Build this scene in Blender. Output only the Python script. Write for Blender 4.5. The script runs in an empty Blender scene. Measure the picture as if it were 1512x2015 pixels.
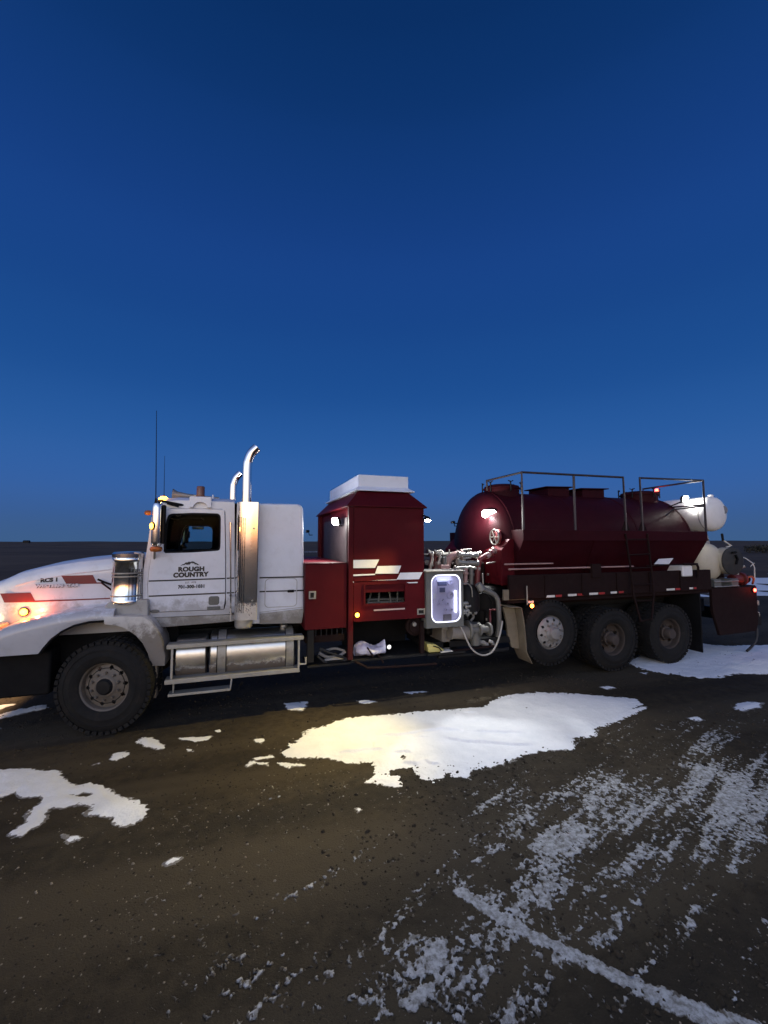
import bpy, bmesh, math, random
import numpy as np
from mathutils import Vector, Matrix
random.seed(7)
R = math.radians
S = bpy.context.scene
COL = S.collection

# ------------------------------------------------------------------ camera
FPX, CX, CY = 827.0, 756.0, 1007.5
PITCH, HEAD = math.atan(58.5/FPX), math.atan(276/827.0)
_R = np.array([math.cos(HEAD), -math.sin(HEAD), 0.0])
_F0 = np.array([math.sin(HEAD), math.cos(HEAD), 0.0])
_U0 = np.array([0, 0, 1.0])
_F = _F0*math.cos(PITCH) + _U0*math.sin(PITCH)
_U = _U0*math.cos(PITCH) - _F0*math.sin(PITCH)
CAM = np.array([1.4982, -5.8695, 2.25])
def ray(px, py): return _F + _R*((px-CX)/FPX) - _U*((py-CY)/FPX)
def at(px, py, y=0.0):            # measured point on the lengthwise plane at depth y of the truck
    d = ray(px, py); p = CAM + d*((y-CAM[1])/d[1]); return Vector(p)
def atx(px, py, x):               # measured point on a crosswise plane of the truck
    d = ray(px, py); p = CAM + d*((x-CAM[0])/d[0]); return Vector(p)
def gr(px, py, z=0.0):            # measured point on the ground
    d = ray(px, py); p = CAM + d*((z-CAM[2])/d[2]); return Vector(p)
cam = bpy.data.cameras.new('camera'); camo = bpy.data.objects.new('camera', cam); COL.objects.link(camo)
camo.location = CAM; camo.rotation_euler = (math.pi/2+PITCH, 0, -HEAD)
cam.sensor_fit = 'VERTICAL'; cam.sensor_height = 36; cam.lens = 36*FPX/2015
cam.clip_start = 0.05; cam.clip_end = 6000
S.camera = camo

# ------------------------------------------------------------------ sky, exposure
EXPO = 3.0
K = 1/2**EXPO                      # lamp powers below are written for exposure 0
world = bpy.data.worlds.new('World'); S.world = world; world.use_nodes = True
nt = world.node_tree; N = nt.nodes; L = nt.links
bg = N['Background']; bg.inputs[1].default_value = 0.15
sky = N.new('ShaderNodeTexSky'); sky.sky_type = 'NISHITA'; sky.sun_disc = False
SUN_AZ = R(208)
sky.sun_elevation = R(-3.5); sky.sun_rotation = SUN_AZ; sky.dust_density = 1.0
SKY_GAIN = 8.5
g1 = N.new('ShaderNodeVectorMath'); g1.operation = 'SCALE'; g1.inputs['Scale'].default_value = SKY_GAIN
L.new(sky.outputs[0], g1.inputs[0])
tc = N.new('ShaderNodeTexCoord'); sx = N.new('ShaderNodeSeparateXYZ'); L.new(tc.outputs['Generated'], sx.inputs[0])
rp = N.new('ShaderNodeValToRGB'); rp.color_ramp.interpolation = 'CARDINAL'
stops = [(0.0, (.046, .110, .25)), (.05, (.042, .110, .29)), (.11, (.036, .117, .355)), (.20, (.025, .108, .35)), (.31, (.0145, .083, .30)), (.44, (.010, .064, .258)), (.58, (.0085, .052, .232)), (.72, (.0050, .038, .170)), (.80, (.0032, .029, .130)), (1.0, (.0025, .020, .095))]
els = rp.color_ramp.elements
while len(els) < len(stops): els.new(.5)
for e, (p, c) in zip(els, stops): e.position = p; e.color = (*[v/1.2 for v in c], 1)
L.new(sx.outputs['Z'], rp.inputs[0])
# the twilight arch stands over the set sun; the half of the sky opposite lies in the earth's shadow
dp = N.new('ShaderNodeVectorMath'); dp.operation = 'DOT_PRODUCT'; dp.inputs[1].default_value = (math.sin(SUN_AZ), math.cos(SUN_AZ), 0)
L.new(tc.outputs['Generated'], dp.inputs[0])
ar = N.new('ShaderNodeMapRange'); ar.interpolation_type = 'SMOOTHSTEP'; ar.inputs[1].default_value = -.45; ar.inputs[2].default_value = .75
L.new(dp.outputs['Value'], ar.inputs[0])
gm = N.new('ShaderNodeMath'); gm.operation = 'MULTIPLY'; gm.inputs[1].default_value = SKY_GAIN; L.new(ar.outputs[0], gm.inputs[0]); L.new(gm.outputs[0], g1.inputs['Scale'])
g2 = N.new('ShaderNodeVectorMath'); g2.operation = 'ADD'
L.new(g1.outputs[0], g2.inputs[0]); L.new(rp.outputs[0], g2.inputs[1]); L.new(g2.outputs[0], bg.inputs[0])
S.view_settings.view_transform = 'Standard'; S.view_settings.look = 'None'
S.view_settings.gamma = 1; S.view_settings.exposure = EXPO; S.view_settings.use_curve_mapping = False
S.render.engine = 'CYCLES'; S.cycles.use_denoising = True; S.cycles.max_bounces = 6
S.cycles.sample_clamp_indirect = 4; S.cycles.caustics_reflective = False; S.cycles.caustics_refractive = False
# the sun is just under the horizon: only its wide soft afterglow reaches the place
sun = bpy.data.lights.new('sun', 'SUN'); sun.energy = 0.04*K*8; sun.angle = R(50); sun.color = (1, .78, .72)
suno = bpy.data.objects.new('sun', sun); COL.objects.link(suno)
_sd = Vector((math.sin(SUN_AZ)*math.cos(R(9)), math.cos(SUN_AZ)*math.cos(R(9)), math.sin(R(9))))
suno.rotation_euler = _sd.to_track_quat('Z', 'Y').to_euler(); suno.location = _sd*60

# ------------------------------------------------------------------ materials
def nodemat(name):
    m = bpy.data.materials.new(name); m.use_nodes = True
    return m, m.node_tree.nodes, m.node_tree.links, m.node_tree.nodes['Principled BSDF']
def noise(N, L, scale, detail=6, rough=.6, src=None):
    n = N.new('ShaderNodeTexNoise'); n.inputs['Scale'].default_value = scale
    n.inputs['Detail'].default_value = detail; n.inputs['Roughness'].default_value = rough
    if src: L.new(src, n.inputs['Vector'])
    return n
def ramp(N, L, src, stops):
    r = N.new('ShaderNodeValToRGB')
    while len(r.color_ramp.elements) < len(stops): r.color_ramp.elements.new(.5)
    for e, (p, c) in zip(r.color_ramp.elements, stops): e.position = p; e.color = (c, c, c, 1) if isinstance(c, (int, float)) else (*c, 1)
    L.new(src, r.inputs[0]); return r
def mix(N, L, fac, a, b):
    m = N.new('ShaderNodeMix'); m.data_type = 'RGBA'
    for s, v in ((m.inputs[0], fac), (m.inputs[6], a), (m.inputs[7], b)):
        if isinstance(v, (int, float)): s.default_value = v
        elif isinstance(v, tuple): s.default_value = (*v, 1)
        else: L.new(v, s)
    return m.outputs[2]
def surf(name, col, rough=.5, metal=0.0, var=.12, bump=0.0, bscale=40, dirt=0.0, dirtcol=(.10, .078, .055), mudz=None, coat=0.0, spec=.5):
    m, N, L, b = nodemat(name)
    tc = N.new('ShaderNodeTexCoord'); geo = N.new('ShaderNodeNewGeometry')
    n1 = noise(N, L, 3.1, 8, .62, geo.outputs['Position'])
    base = mix(N, L, ramp(N, L, n1.outputs[0], [(.3, 0.0), (.7, 1.0)]).outputs[0], tuple(c*(1-var) for c in col), tuple(min(1, c*(1+var)) for c in col))
    if dirt > 0:
        n2 = noise(N, L, 9, 10, .72, geo.outputs['Position'])
        base = mix(N, L, ramp(N, L, n2.outputs[0], [(.50, 0.0), (.72, dirt)]).outputs[0], base, dirtcol)
    rsrc = None
    if mudz is not None:           # road mud thrown up from below: ragged, height limited
        z0, z1, amt = mudz
        sp = N.new('ShaderNodeSeparateXYZ'); L.new(geo.outputs['Position'], sp.inputs[0])
        mr = N.new('ShaderNodeMapRange'); mr.inputs[1].default_value = z1; mr.inputs[2].default_value = z0
        L.new(sp.outputs['Z'], mr.inputs[0])
        n3 = noise(N, L, 7, 10, .75, geo.outputs['Position'])
        ad = N.new('ShaderNodeMath'); ad.operation = 'ADD'; L.new(mr.outputs[0], ad.inputs[0]); L.new(n3.outputs[0], ad.inputs[1])
        rm = ramp(N, L, ad.outputs[0], [(.82, 0.0), (1.0, amt)])
        base = mix(N, L, rm.outputs[0], base, dirtcol); rsrc = rm.outputs[0]
    L.new(base, b.inputs['Base Color'])
    n4 = noise(N, L, 14, 6, .6, geo.outputs['Position'])
    rr = N.new('ShaderNodeMapRange'); rr.inputs[3].default_value = max(.02, rough*.8); rr.inputs[4].default_value = min(1, rough*1.25)
    L.new(n4.outputs[0], rr.inputs[0])
    if rsrc is not None:
        mm = N.new('ShaderNodeMath'); mm.operation = 'MAXIMUM'; L.new(rr.outputs[0], mm.inputs[0]); L.new(rsrc, mm.inputs[1]); L.new(mm.outputs[0], b.inputs['Roughness'])
        mt = N.new('ShaderNodeMath'); mt.operation = 'MULTIPLY_ADD'; L.new(rsrc, mt.inputs[0]); mt.inputs[1].default_value = -metal; mt.inputs[2].default_value = metal
        L.new(mt.outputs[0], b.inputs['Metallic'])
    else:
        L.new(rr.outputs[0], b.inputs['Roughness']); b.inputs['Metallic'].default_value = metal
    b.inputs['Specular IOR Level'].default_value = spec
    if coat: b.inputs['Coat Weight'].default_value = coat; b.inputs['Coat Roughness'].default_value = .08
    if bump:
        nb = noise(N, L, bscale, 5, .6, geo.outputs['Position'])
        bp = N.new('ShaderNodeBump'); bp.inputs['Strength'].default_value = bump; bp.inputs['Distance'].default_value = .01
        L.new(nb.outputs[0], bp.inputs['Height']); L.new(bp.outputs[0], b.inputs['Normal'])
    return m
def emit(name, col, s):
    m, N, L, b = nodemat(name)
    b.inputs['Base Color'].default_value = (*[c*.6 for c in col], 1)
    b.inputs['Emission Color'].default_value = (*col, 1); b.inputs['Emission Strength'].default_value = s*K
    return m
def glass(name, tint, refl=.9):
    m, N, L, b = nodemat(name); N.remove(b)
    out = [n for n in N if n.type == 'OUTPUT_MATERIAL'][0]
    t = N.new('ShaderNodeBsdfTransparent'); t.inputs[0].default_value = (*tint, 1)
    g = N.new('ShaderNodeBsdfGlossy'); g.inputs[1].default_value = .02; g.inputs[0].default_value = (refl, refl, refl, 1)
    f = N.new('ShaderNodeFresnel'); f.inputs[0].default_value = 1.45
    mx = N.new('ShaderNodeMixShader'); L.new(f.outputs[0], mx.inputs[0]); L.new(t.outputs[0], mx.inputs[1]); L.new(g.outputs[0], mx.inputs[2])
    L.new(mx.outputs[0], out.inputs[0]); return m

WHITE = surf('white_paint', (.64, .665, .73), .32, var=.05, dirt=.16, mudz=(1.0, 1.75, .45), coat=.5)
WHITE2 = surf('white_paint_clean', (.64, .665, .73), .35, var=.05, dirt=.12, coat=.4)
DIRTYW = surf('dirty_white_paint', (.50, .49, .47), .5, var=.1, dirt=.35, mudz=(.7, 1.5, .8))
SILL = surf('sill_grey', (.34, .34, .33), .45, var=.1, dirt=.4, mudz=(.9, 1.5, .6))
RED = surf('dark_red_paint', (.060, .0032, .0062), .55, var=.14, dirt=.12, dirtcol=(.05, .018, .014), mudz=(.5, 1.3, .5), spec=.10)
REDT = surf('dark_red_tank_paint', (.028, .0030, .0058), .55, var=.15, dirt=.35, dirtcol=(.030, .010, .010), spec=.08)
REDD = surf('grimy_red_brown', (.012, .0048, .0044), .75, var=.2, dirt=.45, dirtcol=(.017, .012, .009), spec=.15)
STRIPE = surf('red_stripe', (.17, .018, .022), .4, var=.05)
BLACKS = surf('black_stripe', (.012, .012, .014), .4, var=.05)
BLACK = surf('black_paint', (.009, .009, .0095), .6, var=.2, dirt=.3, dirtcol=(.022, .018, .014), spec=.2)
BLACKM = surf('matte_black', (.0045, .0045, .005), .8, var=.2, spec=.2)
RUBBER = surf('tyre_rubber', (.012, .012, .012), .85, var=.2, bump=.4, bscale=60, dirt=.6, dirtcol=(.030, .025, .020), spec=.18)
CHROME = surf('chrome', (.80, .79, .77), .10, metal=1, var=.04, mudz=(.9, 1.75, .5))
MIRC = surf('mirror_chrome', (.85, .85, .85), .14, metal=1, var=.03)
ALU = surf('brushed_aluminium', (.62, .62, .60), .30, metal=1, var=.08, bump=.08, bscale=25, mudz=(.48, .80, .92), dirtcol=(.085, .062, .04))
STEP = surf('step_aluminium', (.34, .335, .31), .5, metal=.55, var=.12, dirt=.5, dirtcol=(.22, .19, .14))
STEEL = surf('galvanised_steel', (.33, .32, .29), .5, metal=.7, var=.15, dirt=.4)
PIPEG = surf('grey_pipe', (.15, .145, .13), .5, metal=.3, var=.15, dirt=.4)
WHEELD = surf('dirty_wheel_steel', (.14, .12, .098), .65, metal=.25, var=.25, dirt=.7, dirtcol=(.075, .06, .044))
WHEELA = surf('dusty_wheel_aluminium', (.27, .26, .245), .55, metal=.4, var=.12, dirt=.5, dirtcol=(.13, .11, .085))
WHEELR = surf('rusty_wheel_steel', (.045, .034, .028), .8, metal=.0, var=.25, dirt=.5, dirtcol=(.028, .022, .018))
MUDF = surf('muddy_mudguard', (.17, .138, .092), .85, var=.2, dirt=.5, dirtcol=(.10, .077, .05), bump=.3, bscale=18)
CREAM = surf('cream_tank_plastic', (.46, .42, .33), .5, var=.06, dirt=.3, dirtcol=(.3, .25, .18))
WTANK = surf('white_tank_plastic', (.70, .69, .68), .45, var=.05, dirt=.2, dirtcol=(.42, .38, .33))
GREYB = surf('grey_box', (.11, .115, .11), .5, var=.1, dirt=.35)
PANELW = surf('panel_white', (.55, .55, .74), .5, var=.05)
GAUGE = surf('gauge_blue_grey', (.11, .13, .24), .35, var=.05)
GAUGEP = surf('gauge_plum', (.14, .07, .20), .35, var=.05)
AMBERX = surf('amber_lens_off', (.32, .10, .02), .25, var=.1)
BEACON = surf('beacon_brown_lens', (.16, .06, .035), .25, var=.15)
BAGM = surf('bag_plastic', (.50, .50, .62), .35, var=.12, bump=.5, bscale=22)
YELLOW = surf('yellow_board', (.60, .52, .16), .6, var=.12, dirt=.3)
REFW = surf('white_reflector', (.65, .63, .58), .4, var=.15, dirt=.35)
REFR = surf('red_reflector', (.30, .02, .02), .4, var=.15, dirt=.3)
HOSE = surf('pale_hose', (.33, .31, .28), .6, var=.15)
HOSEB = surf('black_hose', (.018, .018, .018), .6, var=.15)
CABIN = surf('cab_interior', (.005, .005, .006), .9, var=.2, spec=.1)
GLASSW = glass('window_glass', (.80, .91, .94), .03)
GLASSC = glass('panel_glass', (.95, .95, .98))
LEDW = emit('led_white', (1, .97, .93), 90)
GLASSN = glass('windscreen_glass', (.80, .88, .90), .03)
LEDB = emit('led_blue_white', (.78, .79, 1), 3.0)
AMBER = emit('amber_lit', (1, .40, .03), 17)
AMBERO = emit('orange_lit', (1, .22, .03), 17)
REDL = emit('red_lit', (1, .05, .03), 20)
WARM = emit('headlight_lens', (1, .86, .62), 25)

# ------------------------------------------------------------------ mesh helpers
def new_bm(): return bmesh.new()
def box(bm, x0, x1, y0, y1, z0, z1):
    vs = [bm.verts.new(p) for p in ((x0,y0,z0),(x1,y0,z0),(x1,y1,z0),(x0,y1,z0),(x0,y0,z1),(x1,y0,z1),(x1,y1,z1),(x0,y1,z1))]
    for f in ((0,3,2,1),(4,5,6,7),(0,1,5,4),(1,2,6,5),(2,3,7,6),(3,0,4,7)): bm.faces.new([vs[i] for i in f])
    return bm
def loft(bm, rings, cap=True, closed=True):
    rv = [[bm.verts.new(p) for p in r] for r in rings]
    n = len(rings[0])
    for a, b in zip(rv, rv[1:]):
        for i in range(n if closed else n-1):
            j = (i+1) % n; bm.faces.new((a[i], a[j], b[j], b[i]))
    if cap and closed:
        bm.faces.new(list(reversed(rv[0]))); bm.faces.new(rv[-1])
    return bm
def prism(bm, pts, y0, y1):        # pts in (x, z), extruded across the truck
    return loft(bm, [[(p[0], y0, p[1]) for p in pts], [(p[0], y1, p[1]) for p in pts]])
def pix(pts, y):                   # measured outline -> (x, z)
    return [(v.x, v.z) for v in (at(px, py, y) for px, py in pts)]
def spline(pts, sub=6):
    P = [Vector(p) for p in pts]
    if len(P) < 3: return P
    out = []
    for i in range(len(P)-1):
        p0, p1, p2, p3 = P[max(i-1,0)], P[i], P[i+1], P[min(i+2,len(P)-1)]
        for k in range(sub):
            t = k/sub
            out.append(.5*((2*p1)+(p2-p0)*t+(2*p0-5*p1+4*p2-p3)*t*t+(3*p1-p0-3*p2+p3)*t**3))
    return out+[P[-1]]
def tube(bm, pts, r, n=10, smooth=False, cap=True):
    P = spline(pts) if smooth else [Vector(p) for p in pts]
    rings = []; up = None
    for i, p in enumerate(P):
        d = (P[min(i+1,len(P)-1)]-P[max(i-1,0)]).normalized()
        if up is None:
            up = Vector((0,0,1)) if abs(d.z) < .9 else Vector((1,0,0))
        s = d.cross(up).normalized(); up = s.cross(d).normalized()
        rr = r[i] if isinstance(r, (list, tuple)) else r
        rings.append([p+(s*math.cos(a)+up*math.sin(a))*rr for a in (2*math.pi*k/n for k in range(n))])
    return loft(bm, rings, cap)
def lathe(bm, prof, c, axis, n=32, cap=True):   # prof: (radius, distance along axis)
    c = Vector(c); ax = Vector(axis).normalized()
    u = ax.orthogonal().normalized(); v = ax.cross(u)
    rings = []
    for r, h in prof:
        rings.append([c+ax*h+(u*math.cos(a)+v*math.sin(a))*max(r, 1e-4) for a in (2*math.pi*k/n for k in range(n))])
    return loft(bm, rings, cap)
def resample(pts, n, start):
    P = [Vector((p[0], p[1])) for p in pts]; m = len(P)
    c = sum(P, Vector((0, 0)))/m
    ang = [math.atan2(start[1], start[0])]
    out = []
    for k in range(n):            # by angle about the centre of the opening
        a = ang[0]+2*math.pi*k/n; d = Vector((math.cos(a), math.sin(a))); best = None
        for i in range(m):
            p, q = P[i]-START, P[(i+1) % m]-START
            e = q-p; den = d.x*e.y-d.y*e.x
            if abs(den) < 1e-9: continue
            t = (p.x*e.y-p.y*e.x)/den; s = (p.x*d.y-p.y*d.x)/den
            if t > 0 and -1e-6 <= s <= 1+1e-6 and (best is None or t > best): best = t
        out.append(START+d*best)
    return out
START = Vector((0, 0))
def ring_panel(bm, outer, inner, y0, y1, n=96):   # flat panel with an opening, (x, z) outlines
    global START
    START = Vector((sum(p[0] for p in inner)/len(inner), sum(p[1] for p in inner)/len(inner)))
    o = resample(outer, n, (1, 0)); i = resample(inner, n, (1, 0))
    def R3(r, y): return [(p.x, y, p.y) for p in r]
    rings = [R3(o, y0), R3(i, y0), R3(i, y1), R3(o, y1), R3(o, y0)]
    rv = [[bm.verts.new(p) for p in r] for r in rings[:4]]; rv.append(rv[0])
    for a, b in zip(rv, rv[1:]):
        for k in range(n):
            j = (k+1) % n; bm.faces.new((a[k], a[j], b[j], b[k]))
    return bm
def roundrect(x0, x1, z0, z1, r, n=6):
    out = []
    for cx, cz, a0 in ((x1-r, z1-r, 0), (x0+r, z1-r, 90), (x0+r, z0+r, 180), (x1-r, z0+r, 270)):
        for k in range(n+1):
            a = R(a0+90*k/n); out.append((cx+r*math.cos(a), cz+r*math.sin(a)))
    return out

POS = {}
def tag(o, label=None, cat=None, group=None, kind=None):
    for k, v in (('label', label), ('category', cat), ('group', group), ('kind', kind)):
        if v: o[k] = v
    return o
def empty(name, loc, label, cat, group=None):
    o = bpy.data.objects.new(name, None); COL.objects.link(o); o.location = loc; POS[o.name] = Vector(loc)
    o.empty_display_size = .2
    return tag(o, label, cat, group)
def part(name, bm, mat, parent=None, bevel=0.0, angle=35, seg=2, label=None, stuff=False, base=False):
    bmesh.ops.recalc_face_normals(bm, faces=bm.faces)
    me = bpy.data.meshes.new(name); bm.to_mesh(me); bm.free()
    co = np.empty(len(me.vertices)*3, np.float32); me.vertices.foreach_get('co', co); co = co.reshape(-1, 3)
    lo, hi = co.min(0), co.max(0); c = Vector(((lo[0]+hi[0])/2, (lo[1]+hi[1])/2, lo[2] if base else (lo[2]+hi[2])/2))
    me.transform(Matrix.Translation(-c)); me.materials.append(mat)
    for p in me.polygons: p.use_smooth = True
    me.set_sharp_from_angle(angle=R(angle))
    o = bpy.data.objects.new(name, me); COL.objects.link(o); POS[o.name] = c
    if parent is not None: o.parent = parent; o.location = c-POS[parent.name]
    else: o.location = c
    if bevel:
        b = o.modifiers.new('bevel', 'BEVEL'); b.width = bevel; b.segments = seg; b.limit_method = 'ANGLE'; b.angle_limit = R(30); b.harden_normals = True
    if label: o['label'] = label
    if stuff: o['kind'] = 'stuff'
    return o
def copy_part(o, parent, offset, mirror=False):    # a part and its sub-parts, shifted or mirrored to the other side
    c = o.copy(); COL.objects.link(c); c.parent = parent
    p = POS[o.name]
    q = Vector((p.x, 2.5-p.y, p.z)) if mirror else p+Vector(offset)
    if mirror and o.data:
        me = o.data.copy(); me.transform(Matrix.Scale(-1, 4, (0, 1, 0))); me.flip_normals(); c.data = me
        c.rotation_euler.z = o.rotation_euler.z
    POS[c.name] = q; c.location = q-POS[parent.name]
    for ch in o.children:
        if ch.type == 'MESH': copy_part(ch, c, offset, mirror)
    return c
def B(*a): return box(new_bm(), *a)
def T(pts, r, **k): return tube(new_bm(), pts, r, **k)
def Lt(prof, c, axis, n=32, cap=True): return lathe(new_bm(), prof, c, axis, n, cap)
def Pr(pts, y0, y1): return prism(new_bm(), pts, y0, y1)
def lamp_at(kind, name, loc, parent, watts, col, size=.03, aim=None, angle=120, blend=.6):
    l = bpy.data.lights.new(name, kind); l.energy = watts*K; l.color = col; l.shadow_soft_size = size
    o = bpy.data.objects.new(name, l); COL.objects.link(o); o.parent = parent; o.location = Vector(loc)-POS[parent.name]
    if kind == 'SPOT':
        l.spot_size = R(angle); l.spot_blend = blend
        o.rotation_euler = Vector(aim).to_track_quat('-Z', 'Y').to_euler()
    return o
# ================================================================== GROUND
rng = np.random.default_rng(11)
def vnoise(x, y, seed):
    xi, yi = np.floor(x).astype(np.int64), np.floor(y).astype(np.int64); fx, fy = x-xi, y-yi
    fx = fx*fx*(3-2*fx); fy = fy*fy*(3-2*fy)
    def h(a, b):
        n = (a*374761393+b*668265263+seed*982451653) & 0xffffffff
        n = ((n ^ (n >> 13))*1274126177) & 0xffffffff
        n = ((n ^ (n >> 16))*2246822519) & 0xffffffff
        return ((n ^ (n >> 15)) & 0xffffff)/float(0xffffff)
    return (h(xi,yi)*(1-fx)+h(xi+1,yi)*fx)*(1-fy)+(h(xi,yi+1)*(1-fx)+h(xi+1,yi+1)*fx)*fy
def fbm(x, y, scale, octs=4, seed=0, gain=.55):
    s = 0; a = 1; t = 0; f = 1/scale
    for o in range(octs):
        s = s+a*vnoise(x*f+17.3*o, y*f-9.1*o, seed+o); t += a; a *= gain; f *= 2.03
    return s/t*2-1
def ground_z(x, y):
    z = .007*fbm(x, y, .09, 3, 3)+.012*fbm(x, y, .8, 3, 5)
    r = np.hypot(x-1.5, y+5.9)
    z = z+np.clip((r-120)/250, 0, 1)*(3.4*fbm(x, y, 170, 4, 25)+.6)
    far = np.clip((r-70)/400, 0, 1)
    z = z-.012+far*(2.0*fbm(x, y, 260, 3, 21)+.4)+np.clip((x-60)/500, 0, 1)*2.4
    return z
def axis(lo, hi, step, out_lo, out_hi, g=1.17):
    a = list(np.arange(lo, hi+1e-6, step)); s = step
    b = [a[-1]]
    while b[-1] < out_hi: s *= g; b.append(b[-1]+s)
    s = step; c = [a[0]]
    while c[-1] > out_lo: s *= g; c.append(c[-1]-s)
    return np.array(c[:0:-1]+a+b[1:])
def grid_mesh(name, X, Y, Z, mat, keep=None, kind=None, attr=None):
    ny, nx = X.shape
    co = np.stack([X, Y, Z], -1).reshape(-1, 3)
    i = np.arange(nx*ny).reshape(ny, nx)
    q = np.stack([i[:-1,:-1], i[:-1,1:], i[1:,1:], i[1:,:-1]], -1).reshape(-1, 4)
    if keep is not None:
        k = (keep[:-1,:-1] | keep[:-1,1:] | keep[1:,1:] | keep[1:,:-1]).reshape(-1); q = q[k]
        used = np.unique(q); remap = np.full(nx*ny, -1); remap[used] = np.arange(len(used)); q = remap[q]; co = co[used]
        if attr is not None: attr = attr.reshape(-1)[used]
    o = raw_mesh(name, co, q, mat, kind)
    if attr is not None:
        a = o.data.attributes.new('depth', 'FLOAT', 'POINT'); a.data.foreach_set('value', attr.astype(np.float32).ravel())
    return o
def raw_mesh(name, co, q, mat, kind=None):
    me = bpy.data.meshes.new(name); c = co.mean(0); c[2] = co[:,2].min(); co = co-c
    me.vertices.add(len(co)); me.vertices.foreach_set('co', co.astype(np.float32).ravel())
    k = q.shape[1]
    me.loops.add(q.size); me.loops.foreach_set('vertex_index', q.astype(np.int32).ravel())
    me.polygons.add(len(q)); me.polygons.foreach_set('loop_start', np.arange(0, q.size, k, dtype=np.int32)); me.polygons.foreach_set('loop_total', np.full(len(q), k, np.int32))
    me.polygons.foreach_set('use_smooth', np.ones(len(q), bool)); me.update(calc_edges=True); me.validate()
    me.materials.append(mat); o = bpy.data.objects.new(name, me); COL.objects.link(o); o.location = c
    if kind: o['kind'] = kind
    return o

# gravel pad material: frozen brown dirt, damp patches, tiny pale grit; grass colour on the far plain
m, N_, L_, b_ = nodemat('frozen_gravel')
geo = N_.new('ShaderNodeNewGeometry')
na = noise(N_, L_, .7, 6, .6, geo.outputs['Position']); nb = noise(N_, L_, 9, 8, .7, geo.outputs['Position']); nc = noise(N_, L_, 85, 4, .7, geo.outputs['Position'])
c1 = mix(N_, L_, ramp(N_, L_, na.outputs[0], [(.35,0.0),(.65,1.0)]).outputs[0], (.034,.027,.016), (.055,.042,.025))
c2 = mix(N_, L_, ramp(N_, L_, nb.outputs[0], [(.40,0.0),(.62,.75)]).outputs[0], c1, (.019,.015,.0095))
c3 = mix(N_, L_, ramp(N_, L_, nc.outputs[0], [(.60,0.0),(.76,.6)]).outputs[0], c2, (.09,.074,.052))
c4 = mix(N_, L_, ramp(N_, L_, nc.outputs[0], [(.26,.8),(.38,0.0)]).outputs[0], c3, (.026,.021,.014))
ln = N_.new('ShaderNodeVectorMath'); ln.operation = 'DISTANCE'; ln.inputs[1].default_value = (5, 0, 0); L_.new(geo.outputs['Position'], ln.inputs[0])
nd = noise(N_, L_, .05, 6, .65, geo.outputs['Position'])
mr = N_.new('ShaderNodeMapRange'); mr.inputs[1].default_value = 16; mr.inputs[2].default_value = 30; L_.new(ln.outputs['Value'], mr.inputs[0])
gcol = mix(N_, L_, ramp(N_, L_, nd.outputs[0], [(.40,0.0),(.60,1.0)]).outputs[0], (.050,.034,.022), (.098,.066,.041))
# varied lanes, pale over loose dark dirt; the paleness also paints in lamp glow
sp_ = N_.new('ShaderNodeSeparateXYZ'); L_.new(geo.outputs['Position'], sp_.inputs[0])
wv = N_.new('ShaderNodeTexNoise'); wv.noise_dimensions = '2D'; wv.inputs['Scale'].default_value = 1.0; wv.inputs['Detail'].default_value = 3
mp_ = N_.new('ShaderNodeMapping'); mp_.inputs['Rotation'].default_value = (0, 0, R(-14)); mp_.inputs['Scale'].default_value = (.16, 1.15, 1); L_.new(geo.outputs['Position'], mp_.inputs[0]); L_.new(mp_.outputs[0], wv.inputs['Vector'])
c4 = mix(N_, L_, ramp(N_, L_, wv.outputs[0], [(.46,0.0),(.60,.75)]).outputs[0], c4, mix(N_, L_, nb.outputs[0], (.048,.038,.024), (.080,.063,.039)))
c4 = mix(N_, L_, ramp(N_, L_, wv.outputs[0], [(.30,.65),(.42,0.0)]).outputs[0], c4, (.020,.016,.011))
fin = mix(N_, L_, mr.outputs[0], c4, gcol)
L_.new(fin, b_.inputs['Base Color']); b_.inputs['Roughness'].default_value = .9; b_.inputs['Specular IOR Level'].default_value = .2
bp = N_.new('ShaderNodeBump'); bp.inputs['Strength'].default_value = .9; bp.inputs['Distance'].default_value = .012
L_.new(nc.outputs[0], bp.inputs['Height']); L_.new(bp.outputs[0], b_.inputs['Normal'])
GROUND = m
xs = axis(-3.5, 12.5, .035, -2600, 2600); ys = axis(-5.6, .6, .03, -2600, 2600)
X, Y = np.meshgrid(xs, ys)
tag(grid_mesh('ground', X, Y, ground_z(X, Y), GROUND, kind='structure'), 'frozen brown gravel pad running out to dark prairie')

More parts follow.
